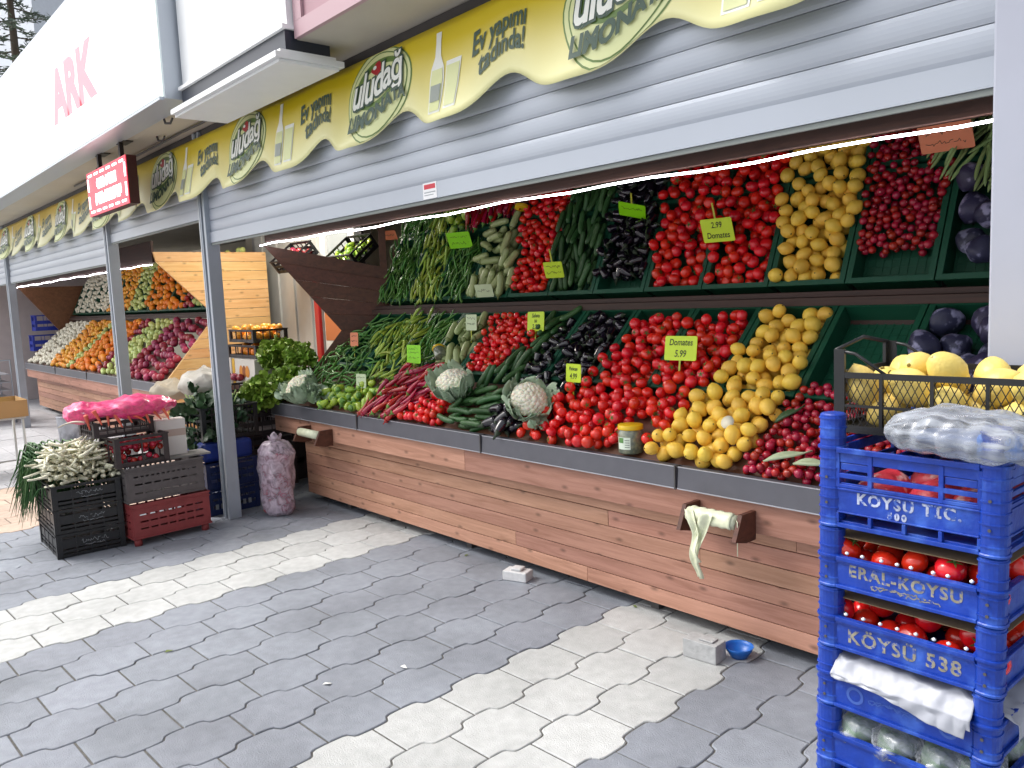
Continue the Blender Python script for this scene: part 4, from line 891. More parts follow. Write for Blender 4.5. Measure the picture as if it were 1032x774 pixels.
# plastic bag lying on the tall crate
def bagfn(u, v):
    a = 2*math.pi*u; b = math.pi*v; d = sphd(u, v); x = math.copysign(abs(math.cos(b))**.8, math.cos(b))
    r_ = math.sin(b)**.6
    return (x*.165, math.cos(a)*r_*.085+.004*math.sin(x*22+a*2), .036+max(-.034, math.sin(a)*r_*(.046-.006*x+.012*math.cos(x*2.2)))+.003*math.sin(a*9+x*5)*r_)
o = crumple('plastic_bag', m_film, bagfn, 90, 60, .007, 12, 'crumpled clear plastic bag with white and blue contents on the tall blue crate', 'plastic bag', .0008); o.location = (-.60, -1.20, 1.236); o.rotation_euler.z = R(-3)
mb = MB(); mb.add(*sphere_pts(lambda u, v: (sphd(u, v).x*.12, sphd(u, v).y*.050, .032+sphd(u, v).z*.022), 18, 12), 0, True); o = mb.build('folded_bags', mat('folded_film', '#7f8ba6', .5, noise=.15, nscale=25, bump=.6, bscale=30), loc=(-.60, -1.20, 1.236)); tag(o, 'folded pale bags inside the clear plastic bag', 'bag')
mb = MB(); mb.box(-.03, .045, -.03, .03, .0, .052); o = mb.build('blue_packet', mat('pale_blue', '#6d93d8', .5, bump=.4, bscale=30), loc=(-.545, -1.22, 1.238), bevel=.01); tag(o, 'pale blue packet inside the clear plastic bag', 'packet')
# white sheeting over crate four, greens in crate five
def sheet(u, v):
    s_ = -1+2*u; x = -.17+.35*u; y = -.258+.03*v*5; z = .715+.035*min(1, v*4)-.0
    return (x, y, z)
from mathutils import noise as _ns
def shf(u, v):
    x = -.146+.296*u; hang = .004+.034*max(0, math.sin((u-.3)*math.pi*.75))**1.3*(1 if u < .97 else .4)
    fold = .006*math.sin(u*13+v*5+math.sin(u*7)*1.5)+.003*math.sin(u*37-v*9)
    if v < .35: t = v/.35; y = -.266-abs(fold)*.6; z = .080-hang*(1-t)+.004*t
    elif v < .6: t = (v-.35)/.25; y = -.266+.030*t-abs(fold)*(1-t)*.6+fold*t; z = .084+.036*t+fold*.4*t
    else: t = (v-.6)/.4; y = -.236+.40*t+fold; z = .120+.006*t+fold*.5
    return (x, y, z)
o = crumple('white_sheet', m_filmw, shf, 100, 60, .0016, 30, 'white plastic sheeting bulging out of the fourth blue crate', 'sheeting', .0012); o.location = (-.7095, -1.0, .625); o.rotation_euler.z = R(-1.5)
def shg(u, v):
    y = -.20+.40*u; 
    if v < .35: t = v/.35; x = .213; z = .07-.03*(1-t)
    else: t = (v-.35)/.65; x = .213-.18*t; z = .07+.03*math.sin(t*2)
    return (x, y, z)
o = crumple('white_sheet', m_filmw, shg, 40, 24, .007, 22, 'white plastic sheeting hanging over the right side of the fourth blue crate', 'sheeting', .0012); o.location = (-.7095, -1.0, .625); o.rotation_euler.z = R(-1.5)
gleaf = mat('bagged_greens', '#6f8a6c', .5, var=.3, noise=.3, nscale=30)
for k, (x, y) in enumerate(((-.12, -.17), (-.03, -.18), (.06, -.17), (.13, -.17), (.13, -.03), (.13, .1), (-.05, .02))):
    mb = MB(); mb.add(*sphere_pts(lambda u, v: (sphd(u, v).x*.045, sphd(u, v).y*.06, sphd(u, v).z*.042*(1+.2*math.sin(12*u+k))), 16, 10), 0, True)
    o = mb.build('leafy_bundle', gleaf, loc=(-.7115+x, -1.0+y, .555)); tag(o, 'bundle of greens in the fifth blue crate', 'greens', 'bundles of bagged greens')
    o = crumple('clear_bag', m_film, lambda u, v: (sphd(u, v).x*.056, sphd(u, v).y*.073, sphd(u, v).z*.05), 36, 22, .013, 26+k, 'clear bag around a bundle of greens in the fifth blue crate', 'plastic bag', 0); o.location = (-.7115+x, -1.0+y, .555); o['group'] = 'clear bags of greens'
# ---- black lemon crate on top
m_blk = mat('black_plastic', '#1e1f22', .38, noise=.1, nscale=20)
lc = empty('black_crate', (-.668, -.93, 1.236), R(1), label='black lattice crate full of large lemons on top of the blue stack', cat='crate')
w_, d_, h_ = .56, .30, .145
mb = MB(); mb.box(-w_/2, w_/2, -d_/2, d_/2, 0, .008)
for sx in (-1, 1):
    for sy in (-1, 1):
        a, b = sorted((sx*w_/2, sx*(w_/2-.026))); mb.box(a, b, min(sy*d_/2, sy*(d_/2-.008)), max(sy*d_/2, sy*(d_/2-.008)), .0082, h_+.055)
        a, b = sorted((sx*w_/2, sx*(w_/2-.008))); mb.box(a, b, min(sy*(d_/2-.0085), sy*(d_/2-.026)), max(sy*(d_/2-.0085), sy*(d_/2-.026)), .0082, h_+.055)
for sy in (-1, 1):
    y = sy*(d_/2-.004)
    for z0, z1 in ((.0082, .018), (.062, .068), (h_-.014, h_)): mb.box(-w_/2+.0265, w_/2-.0265, y-.004, y+.004, z0, z1)
    for k in range(1, 5): x = -w_/2+w_*k/5; mb.box(x-.004, x+.004, y-.0045, y+.0045, .0083, h_-.001)
    for sx in (-1, 1): mb.tube([(sx*(w_/2-.004), y, h_+.053), (sx*(w_/2-.05), y, h_+.045), (sx*(w_/2-.12), y, h_-.002)], .004, 6)
for sx in (-1, 1):
    x = sx*(w_/2-.004)
    for z0, z1 in ((.0082, .018), (.062, .068), (h_-.014, h_)): mb.box(x-.004, x+.004, -d_/2+.0265, d_/2-.0265, z0, z1)
    mb.tube([(x, -d_/2+.004, h_+.053), (x, 0, h_+.075), (x, d_/2-.004, h_+.053)], .005, 6)
mb.build('crate_frame', m_blk, lc)
mb = MB()
def lattice(L_, fn):
    st = .0165; n = int((L_+.14)/st)
    for k in range(-9, n):
        for s_ in (-1, 1):
            x0 = k*st; a, b = (x0, 0.018), (x0+.5*(h_-.03)*1.0, h_-.014)
            if s_ < 0: a, b = (x0+.5*(h_-.03), .018), (x0, h_-.014)
            pa, pb = Vector((a[0], a[1])), Vector((b[0], b[1]))
            ts = [0, 1]
            dx = pb.x-pa.x
            for lim in (0, L_):
                t = (lim-pa.x)/dx
                if 0 < t < 1: ts.append(t)
            mnx, mxx = 0, L_
            f_ = lambda t: pa.x+dx*t
            ok = [t for t in sorted(ts) if -1e-6 <= f_(t) <= L_+1e-6]
            if len(ok) < 2: continue
            A_, B_ = pa.lerp(pb, ok[0]), pa.lerp(pb, ok[-1]); mb.tube([fn(A_.x, A_.y), fn(B_.x, B_.y)], .0011, 4, cap=False)
lattice(w_-.053, lambda s_, z: (-w_/2+.0265+s_, -d_/2+.003, z)); lattice(w_-.053, lambda s_, z: (-w_/2+.0265+s_, d_/2-.003, z))
lattice(d_-.053, lambda s_, z: (-w_/2+.003, -d_/2+.0265+s_, z)); lattice(d_-.053, lambda s_, z: (w_/2-.003, -d_/2+.0265+s_, z))
mb.build('lattice', m_blk, lc)
Mx = Matrix.Translation((-.668, -.93, 1.244)) @ Matrix.Rotation(R(1), 4, 'Z')
local_heap(Mx, w_-.02, d_-.02, 0, .14, 'biglemon', 'large pale lemon in the black lattice crate on the blue stack', 'large lemons in the black lattice crate', scale=1.22, K=20, fail=150)

# ---- paper roll holders with bags on the apron
m_bag = mat('bag_roll', '#dfe3c4', .4, noise=.1, nscale=30, bump=.3, bscale=50)
def holder(x, label, rolllen):
    e = empty('bag_roll_holder', (x, -.05, .60), label=label, cat='holder', group='wooden holders for rolls of bags')
    a = rolllen/2+.02
    for s_ in (-1, 1): mb = MB(); mb.prism([(-.10, -.055), (-.02, -.075), (.052, -.075), (.052, .05), (-.05, .05)], 0, s_*a-.01, s_*a+.01, rnd=.3); mb.build('bracket', m_w2, e)
    mb = MB(); mb.tube([(-rolllen/2, -.045, .012), (rolllen/2, -.045, .012)], .032, 16); mb.build('roll', m_bag, e)
    return e
ho = holder(-1.99, 'wooden holder with a white roll and a hanging strip, right of the trim joint', .24)
def strip_fn(x0, x1, wd, z1, sw, ph):
    def f(u, v):
        x = x0+(x1-x0)*v+(u-.5)*wd*(1-.45*v)+.012*math.sin(v*6+ph); y = -.080-.035*math.sin(v*2.2+ph)*v-.008*math.sin(u*6+v*4)-.012*math.sin(v*9+ph); z = .04-(.04-z1)*v
        return (x, y, z)
    return f
mb = MB(); mb.grid(strip_fn(-.095, -.02, .045, -.17, 0, 0), 6, 20); mb.grid(strip_fn(-.01, -.08, .065, -.27, 0, 1.7), 6, 24, 0); mb.grid(lambda u, v: (-.10+u*.21, -.045-.036*math.sin((v-.1)*2.6)-.002, .012+.037*math.cos((v-.1)*2.6)+.002*math.sin(u*30)), 20, 8)
mb.tube([(.115, -.05, .03), (.14, -.07, .025), (.142, -.075, -.12)], .0022, 5)
o = mb.build('hanging_bags', m_bag); o.location = (-1.99, -.05, .60); tag(o, 'pale hanging strip of bags from the roll on the reddish apron', 'bag'); q = o.modifiers.new('thickness', 'SOLIDIFY'); q.thickness = .0015
holder(-5.62, 'wooden holder with a white roll near the left end of the near stall', .30)
# ---- things under the near stall
m_brk = mat('white_block', '#cfcfcf', .8, noise=.08, nscale=30, bump=.3, bscale=60)
mb = MB(); mb.box(-.075, .075, -.045, .045, 0, .055); mb.box(-.03, .035, -.03, .03, .0555, .072)
o = mb.build('concrete_block', m_brk, loc=at(518, 585, 2, 0)+Vector((0, .03, 0)), rz=.35, bevel=.006); tag(o, 'small white block on the ground under the middle of the near stall', 'block')
mb = MB(); mb.box(-.085, .075, -.045, .045, 0, .082); mb.box(-.02, .05, -.025, .025, .0825, .09)
o = mb.build('concrete_block', mat('grey_block', '#a9aaaa', .85, noise=.12, nscale=25, bump=.4, bscale=60), loc=at(706, 667, 2, 0)+Vector((-.01, .05, 0)), rz=.1, bevel=.008); tag(o, 'grey concrete block under the stall beside the blue bowl', 'block')
mb = MB(); mb.lathe([(.03, 0), (.045, .002), (.07, .045), (.076, .062), (.078, .062), (.070, .044), (.044, .006), (.001, .005)], 24)
o = mb.build('blue_bowl', mat('bowl_blue', '#1763b8', .35), loc=at(741, 664, 2, 0)+Vector((0, .03, 0))); o.scale = (.8, .8, .8); tag(o, 'small blue plastic bowl on the ground under the stall', 'bowl')
mb = MB(); mb.box(-.08, .08, -.06, .06, 0, .06); mb.lathe([(.03, .06), (.03, .10)], 12)
o = mb.build('levelling_foot', m_dark, loc=at(391, 523, 2, 0)+Vector((0, .03, 0))); tag(o, 'dark levelling foot under the left part of the near stall', 'foot')

# ---- scraps on the paving
m_scr = mat('paper_scrap', '#d8d8d4', .7); m_dl = mat('dry_leaf', '#6f7d42', .7)
for k, (px_, py_, m_, lab) in enumerate(((407, 673, m_scr, 'tiny white paper scrap on the dark pavers near the lower middle'), (170, 657, m_dl, 'small dark twig on the pale pavers at the lower left'), (640, 612, m_dl, 'small green leaf scrap near the stall by the pale pavers'), (330, 690, m_scr, 'tiny pale scrap on the dark pavers at the bottom'), (470, 560, m_dl, 'small leaf scrap near the white block'))):
    mb = MB(); mb.add([(-.018, -.006, .004), (.012, -.009, .007), (.02, .004, .004), (-.008, .010, .009)], [(0, 1, 2, 3)]); o = mb.build('litter_scrap', m_, loc=at(px_, py_, 2, 0), rz=k*1.3); tag(o, lab, 'litter'); q = o.modifiers.new('thickness', 'SOLIDIFY'); q.thickness = .001
# ---- onions in a clear sack
m_sack = film_mat('sack_film', '#c9b9c6', .58, .25, (7, 7, 7))
SX, SY = -5.80, -.30
def sackfn(u, v):
    a = 2*math.pi*u; z = .60*v
    r_ = .150*(1-.10*(1-v)**9*3+.035*math.sin(v*16+a)+.03*math.sin(v*9+2*a)) if v < .78 else .150*max(.2, 1-((v-.78)/.22)**1.9*.82)
    if v > .93: r_ = .028+.035*((v-.93)/.07)
    k = 1+.05*math.sin(3*a+v*5)+.03*math.sin(7*a)
    return (r_*k*math.cos(a), r_*k*.86*math.sin(a), z+(0.02*math.sin(3*a) if v > .95 else 0))
o = crumple('clear_sack', m_sack, sackfn, 48, 60, .012, 11, 'tied clear plastic sack of red onions standing at the left end of the near stall', 'sack', 0); o.location = (SX, SY, .004)
pts = []
for lv in range(7):
    for k in range(8 if lv % 2 else 7):
        a = k*2*math.pi/(8 if lv % 2 else 7)+lv*.4; rr = .092+random.uniform(-.006, .006); pts.append(Vector((SX+rr*math.cos(a), SY+rr*.84*math.sin(a), .05+lv*.062)))
    pts.append(Vector((SX, SY, .05+lv*.062)))
put_items('onion', pts, 'red onion inside the clear sack beside the near stall', 'red onions in the clear sack', .80)

# ---- black crates with spring onions
m_blk2 = mat('black_crate_plastic', '#17181b', .4, noise=.15, nscale=12)
m_mark = mat('crate_mark', '#8f9396', .7)
for k in range(3):
    mb = crate_mesh('c', .60, .42, .158, m_blk2, bars=((.002, .022), (.034, .05), (.062, .12)), ribs=3)
    e = empty('black_crate', (-6.16, -1.60, .002+k*.162), R(-2), label='black crate under spring onions, %s of the stack of three' % ('bottom', 'middle', 'top')[k], cat='crate', group='black crates of the spring onion stack')
    mb.build('crate_body', m_blk2, e)
    mb = MB(); M = Matrix.Translation((.3045, .02, .092)) @ Matrix.Rotation(R(90), 4, 'Z') @ Matrix.Rotation(R(90), 4, 'X'); scribble(mb, 0, 0, .16, M, 6, .03, seed=k+30); scribble(mb, 0, -.025, .12, M, 6, .015, seed=k+40); mb.build('marking', m_mark, e)
m_on = mat('spring_onion_white', '#dfdcc4', .4, var=.22, noise=.12, nscale=30, col2='#b9c48c', c2scale=6, c2lo=.5, c2hi=.75); m_ong = mat('spring_onion_leaf', '#3c6230', .5, var=.3, hue=.02)
def so_mesh(k, leaves=True):
    rr = random.Random(k); mb = MB(); L = rr.uniform(.11, .16); b = rr.uniform(-.03, .03); c = rr.uniform(-.02, .02)
    pts = [(0, 0, 0), (.006, 0, 0), (.02, 0, 0), (.04, b*.1, c*.1), (.10, b*.5, c*.5), (L, b, c)]
    mb.tube(pts, [.004, .012, .0135, .0085, .0068, .0068], 7, 0)
    for q in range(3):
        a = rr.uniform(0, 6.28); mb.tube([(0, 0, 0), (-.012, .006*math.cos(a), .006*math.sin(a)), (-.022, .012*math.cos(a+.5), .012*math.sin(a+.5))], .0009, 3, 2)
    if leaves:
        for q in range(3):
            a = rr.uniform(-1, 1)*.05; d = rr.uniform(-1, .4)*.05; le = rr.uniform(.12, .20)
            mb.tube([(L-.01, b, c), (L+le*.35, b+a*.4, c+d*.2-.01), (L+le*.6, b+a, c+d-.07), (L+le*.75, b+a*1.8, c+d-.17)], [.006, .006, .004, .001], 5, 1, flat=.5)
    return mb.mesh('spring_onion', [m_on, m_ong, whit2])
so_me = [so_mesh(k) for k in range(6)]; so_me2 = [so_mesh(k+10, False) for k in range(6)]
n_so = 0
for lay in range(6):
    for k in range(28-lay*2):
        # bulbs point toward the right of the crate and the street; leaves trail to the left
        y = -1.80+(.42)*(k+.5)/(28-lay*2)+random.gauss(0, .012); x = -5.90+random.uniform(-.12, .04)-lay*.03; z = .50+lay*.040+random.gauss(0, .008)
        yaw = math.pi+random.gauss(-.1, .45); pit = random.gauss(.06, .14)
        o = bpy.data.objects.new('spring_onion', random.choice(so_me)); COL.objects.link(o)
        o.matrix_world = Matrix.Translation((x, y, z)) @ Euler((random.uniform(-.5, .5), -pit+.2 if lay > 3 else -pit, yaw)).to_matrix().to_4x4()
        tag(o, 'white spring onion heaped bulbs outward on the black crates', 'spring onion', 'spring onions on the black crates')
for k in range(110):
    y = -1.83+.40*random.random(); x = -6.06+random.uniform(-.14, .14); z = .67+random.uniform(-.07, .08)-abs(x+6.06)*.35-abs(y+1.6)*.25
    o = bpy.data.objects.new('spring_onion', random.choice(so_me2)); COL.objects.link(o)
    o.matrix_world = Matrix.Translation((x, y, z)) @ Euler((0, random.gauss(0, .25), random.uniform(0, 6.28))).to_matrix().to_4x4()
    tag(o, 'short white spring onion lying crosswise on top of the heap', 'spring onion', 'spring onions lying crosswise')
mb = MB()
for k in range(240):
    y = -1.84+random.random()*.34; x0 = -6.30+random.uniform(-.08, .1); z0 = .60+random.uniform(-.1, .1); dr = random.uniform(.15, .42); ox = random.uniform(.04, .34)
    mb.tube([(x0, y, z0), (x0-ox*.6, y-.02, z0+.02), (x0-ox, y-.04, z0-dr*.4), (x0-ox-.05*random.random(), y-.06-random.random()*.06, z0-dr)], [.006, .007, .006, .001], 5, rnd=random.random(), flat=.5)
tag(mb.build('onion_leaves', m_ong), 'mass of dark green onion leaves hanging off the left side of the black crates', 'leaves', kind='stuff')

# ---- red, grey and dark crates in front of the post
m_rc = mat('red_crate', '#8c3a3b', .55, noise=.12, nscale=20); m_gc = mat('grey_crate', '#5b5555', .6, noise=.12, nscale=20); m_dc = mat('dark_brown_crate', '#3b3334', .55, noise=.1, nscale=20)
m_slot = mat('slot_dark', '#120f10', .9)
def solid_crate(name, w, d, h, m, label, loc, rz, feet=False, slots=((.35, 8), (.6, 8), (.8, 6))):
    e = empty(name, loc, rz, label=label, cat='crate', group=None)
    mb = MB(); t = .010; f = .05 if feet else 0
    mb.box(-w/2+.01, w/2-.01, -d/2+.01, d/2-.01, f+.002, f+.012)
    for sx in (-1, 1):
        def rows(along_x, L_, c0, s_):
            zz_ = [f+.0125]; 
            for fr_, n_ in slots:
                z = f+h*fr_; bb(along_x, L_, c0, s_, zz_[-1], z-.006)
                st = (L_-.08)/n_
                for q in range(n_+1): bb(along_x, .016, c0, s_, z-.006, z+.006, -L_/2+.04+q*st if 0 < q < n_ else (-L_/2+.02 if q == 0 else L_/2-.02), .04 if q in (0, n_) else .014)
                zz_.append(z+.006)
            bb(along_x, L_, c0, s_, zz_[-1], f+h-.012)
        def bb(along_x, L_, c0, s_, z0, z1, cen=0, wd=None):
            wd = wd or L_; lo_, hi_ = sorted((c0, c0-s_*t))
            if along_x: mb.box(cen-wd/2, cen+wd/2, lo_, hi_, z0, z1)
            else: mb.box(lo_, hi_, cen-wd/2, cen+wd/2, z0, z1)
        rows(True, w-.001, sx*(d/2), sx); rows(False, d-2*t-.001, sx*(w/2), sx)
        for z0, z1 in ((f, f+.012), (f+h-.012, f+h), (f+h*.86-.003, f+h*.86+.003)):
            lo_, hi_ = sorted((sx*(d/2+.0003), sx*(d/2+.006))); mb.box(-w/2-.006, w/2+.006, lo_, hi_, z0, z1)
            lo_, hi_ = sorted((sx*(w/2+.0003), sx*(w/2+.006))); mb.box(lo_, hi_, -d/2, d/2, z0, z1)
    mb.build('crate_body', m, e)
    if feet:
        for sx in (-1, 1):
            for sy in (-1, 1):
                mb = MB(); mb.lathe([(.026, 0), (.026, .049)], 12); c = mb.build('foot', m, e); c.location = (sx*(w/2-.03), sy*(d/2-.035), 0)
    return e
solid_crate('red_crate', .40, .54, .24, m_rc, 'faded red slotted crate on short feet at the bottom of the stack by the post', (-5.97, -1.115, 0), R(3), True, ((.4, 7), (.6, 7), (.25, 7)) and ((.28, 7), (.48, 7), (.68, 7)))
solid_crate('grey_crate', .40, .53, .24, m_gc, 'worn grey brown crate with slots standing on the red crate', (-5.99, -1.125, .30), R(2), False, ((.25, 7), (.5, 7), (.72, 12)))
mb = crate_mesh('c', .30, .36, .20, m_dc, bars=((.0, .03), (.15, .17)), ribs=1)
e = empty('brown_crate', (-5.96, -1.26, .548), R(4), label='small dark brown crate holding red radishes on the grey crate', cat='crate'); mb.build('crate_body', m_dc, e)
Mx = Matrix.Translation((-5.96, -1.26, .56)) @ Matrix.Rotation(R(4), 4, 'Z'); local_heap(Mx, .27, .33, 0, .15, 'radish', 'bright radish in the small dark crate under the pink bag', 'radishes in the small dark crate', scale=1.15, maxn=260)
mb = crate_mesh('c', .30, .40, .10, m_dc, bars=((.0, .02), (.04, .05)), ribs=5)
e = empty('brown_crate', (-6.08, -1.33, .755), R(4), label='low dark crate directly under the bright pink bag', cat='crate'); mb.build('crate_body', m_dc, e)
m_pinkb = film_mat('pink_film', '#e2447f', .75, .3, (7, 5, 9))
def pk(u, v):
    a = 2*math.pi*u; b = math.pi*v; d = sphd(u, v); x = d.x*.20; y = math.copysign(abs(math.cos(b))**.85, math.cos(b))*.37
    return (x, y, .07+max(-.06, math.sin(a)*math.sin(b)**.7*(.068+.02*math.sin(y*14))))
o = crumple('pink_bag', m_pinkb, pk, 50, 44, .022, 9, 'bright pink crumpled plastic bag with carrots inside on the dark crates', 'plastic bag', 0); o.location = (-6.02, -1.30, .855); o.rotation_euler.z = R(-4)
m_car = mat('carrot', '#d9604a', .5, var=.1); crm = [long_m('carrot', .11, .015, k, [m_car, m_car], .1, lambda t: 1-.7*t, 0) for k in range(2)]
for k in range(9):
    o = bpy.data.objects.new('carrot', crm[k % 2]); COL.objects.link(o); o.matrix_world = Matrix.Translation((-5.862+random.uniform(-.012, .008), -1.56+k*.062, .885+random.uniform(-.02, .02))) @ Euler((0, R(70)+random.gauss(0, .3), R(80)+random.gauss(0, .4))).to_matrix().to_4x4()
    tag(o, 'orange carrot showing through the front of the pink bag', 'carrot', 'carrots in the pink bag')
mb = MB(); mb.box(-.10, .10, -.06, .06, 0, .27); mb.box(-.10, .10, -.062, -.0605, .15, .20, 1); o = mb.build('white_box', [mat('white_carton', '#d9d5d0', .7, noise=.05), mat('carton_print', '#b9a59a', .7)], loc=(-6.02, -.995, .543), rz=R(84), bevel=.004); tag(o, 'upright white carton on the grey crate beside the pink bag', 'box')
mb = MB(); mb.box(-.16, .16, -.10, .10, 0, .012); o = mb.build('flattened_carton', mat('lid_grey', '#8d8a86', .6, noise=.2, nscale=15), loc=(-5.95, -.93, .545), rz=R(86)); tag(o, 'flattened grey carton lying on the grey crate beside the white carton', 'carton')
mb = MB(); mb.grid(lambda u, v: (u*.05-.025+.01*math.sin(v*3), v*.16, .03*math.sin(v*2.4)+.004*math.sin(u*8)), 5, 10); o = mb.build('paper_label', mat('label_paper', '#ded5c6', .7, noise=.1, nscale=40), loc=(-5.95, -1.72, .86), rz=R(-25)); tag(o, 'pale printed paper label between the spring onions and the pink bag', 'label'); q = o.modifiers.new('thickness', 'SOLIDIFY'); q.thickness = .001

# ---- dark blue crates with leafy greens behind the post
m_nb = mat('navy_crate', '#1a2c5c', .45, noise=.12, nscale=14)
for k in range(2):
    mb = crate_mesh('c', .56, .42, .20, m_nb, bars=((.0, .05), (.075, .11), (.13, .17)), ribs=6)
    e = empty('blue_crate', (-6.42, -.52, .002+k*.205), R(3), label='navy blue slotted crate behind the thick grey post, %s of two' % ('lower', 'upper')[k], cat='crate', group='navy crates behind the post'); mb.build('crate_body', m_nb, e)
    if k == 0:
        mb = MB()
        for q in range(7): mb.box(.2815, .2825, -.16+q*.045, -.135+q*.045, .045, .085)
        mb.build('white_marks', m_mark, e)
mb = MB(); mb.box(-.27, .27, -.20, .20, 0, .15); o = mb.build('blue_tarp_bundle', mat('blue_tarp', '#1a3488', .5, noise=.2, nscale=10, bump=.5, bscale=18), loc=(-6.42, -.52, .415), bevel=.03); tag(o, 'folded royal blue tarpaulin on the navy crates behind the post', 'tarpaulin')
mb = crate_mesh('c', .60, .46, .26, m_blk2, bars=((.0, .03), (.08, .10), (.15, .17), (.2, .215)), ribs=7)
e = empty('black_crate', (-6.50, -.48, .57), R(3), label='tall black crate of dark leafy greens behind the thick grey post', cat='crate'); mb.build('crate_body', m_blk2, e)
m_leafd = mat('dark_greens', '#2c4a2c', .5, var=.4, hue=.02); m_leafb = mat('lettuce_leaf', '#7fa03a', .45, var=.22, hue=.015); m_stem = mat('leaf_stem', '#a8c27a', .5)
def leaf_clump(n, rx, ry, rz_, size, seed, ruff=.25, stems=0, up_=.4):
    r = random.Random(seed); mb = MB()
    for k in range(n):
        d = Vector((r.gauss(0, 1), r.gauss(0, 1), abs(r.gauss(0, 1))+up_)).normalized(); c = Vector((d.x*rx, d.y*ry, d.z*rz_))*r.uniform(.55, 1.0)
        out = (d+Vector((r.gauss(0, .4), r.gauss(0, .4), r.gauss(0, .4)))).normalized(); s_ = out.cross(Vector((r.gauss(0, 1), r.gauss(0, 1), r.gauss(0, 1)))).normalized(); up2 = s_.cross(out); sz = size*r.uniform(.6, 1.2); ph = r.random()*6; rn = r.random()
        def f(u, v):
            a = (u-.5)*2; w_ = math.sin(math.pi*min(1, v*.85+.1))**.6
            return c+s_*(a*w_*sz*.6)+out*(v*sz)+up2*(ruff*sz*(a*a*.6+.35*math.sin(a*7+ph)*v+.25*math.sin(v*9+a*4+ph)))
        mb.grid(f, 5, 5, 0, True, rn)
    for k in range(stems):
        a = r.uniform(0, 6.28); q = Vector((math.cos(a)*rx*.7, math.sin(a)*ry*.7, 0)); mb.tube([q, q*1.05+Vector((0, 0, rz_*.8)), q*1.3+Vector((0, 0, rz_*1.2))], .006, 5, 1)
    return mb
o = leaf_clump(320, .30, .22, .20, .085, 3, .3, 10).build('leafy_greens', [m_leafd, m_stem], loc=(-6.48, -.48, .68)); tag(o, 'dark leafy greens heaped in the tall black crate behind the post', 'greens')
o = leaf_clump(130, .14, .24, .30, .08, 13, .3, 0, -.6).build('leafy_greens', [m_leafd, m_stem], loc=(-6.30, -.68, .66)); tag(o, 'dark drooping leaves hanging over the front of the tall black crate', 'greens')
o = crumple('white_bag', mat('off_white_bag', '#a9a59c', .5, noise=.06, nscale=8, bump=.5, bscale=20), lambda u, v: (sphd(u, v).x*.24, sphd(u, v).y*.20, sphd(u, v).z*.13), 40, 24, .028, 8, 'crumpled off white bag lying on the dark greens behind the post', 'bag', 0); o.location = (-6.72, -.45, .96)
o = crumple('white_bag', mat('cream_bag', '#a89e8c', .6, noise=.1, nscale=8, bump=.4, bscale=20), lambda u, v: (sphd(u, v).x*.34, sphd(u, v).y*.22, sphd(u, v).z*.10), 40, 24, .03, 8, 'cream sack under the red onions of the far stall', 'bag', 0); o.location = (-8.35, -.15, .78)
# things between the stalls: lettuces on crates
for k, (x, y, z) in enumerate(((-6.98, .0, .0), (-6.98, .0, .24), (-6.98, .0, .48))):
    mb = crate_mesh('c', .62, .60, .235, m_dc, bars=((.0, .04), (.08, .12), (.16, .2)), ribs=5); e = empty('brown_crate', (x, y, z), 0, label='dark crate under the lettuces between the two stalls, %s of three' % ('bottom', 'middle', 'top')[k], cat='crate', group='dark crates under the lettuces'); mb.build('crate_body', m_dc, e)
mb = crate_mesh('c', .50, .60, .30, m_dc, bars=((.0, .05), (.1, .14), (.2, .24)), ribs=5); e = empty('brown_crate', (-7.05, .62, .72), 0, label='dark crate behind the front lettuces between the two stalls', cat='crate'); mb.build('crate_body', m_dc, e)
mb = crate_mesh('c', .50, .60, .70, m_dc, bars=((.0, .15), (.2, .34), (.4, .54)), ribs=5); e = empty('brown_crate', (-7.05, .62, 0), 0, label='tall dark crate at the back between the two stalls', cat='crate'); mb.build('crate_body', m_dc, e)
for k, (px_, py_, yv, s_) in enumerate(((270, 398, -.02, 1.0), (292, 386, .1, .8), (283, 360, .35, 1.0), (303, 362, .25, .7), (255, 405, -.05, .7))):
    c = at(px_, py_, 1, yv); o = leaf_clump(170, .15*s_, .15*s_, .14*s_, .085*s_, k+50, .42, 0, -.5).build('curly_lettuce', [m_leafb, m_stem], loc=c)
    tag(o, ('large curly green lettuce at the front left of the near stall', 'small curly lettuce squeezed beside the cauliflower leaves', 'large curly lettuce higher up behind the front lettuce', 'small curly lettuce against the brown wing', 'darker lettuce at the left of the front lettuce, beside the post')[k], 'lettuce', 'curly lettuces left of the near stall')
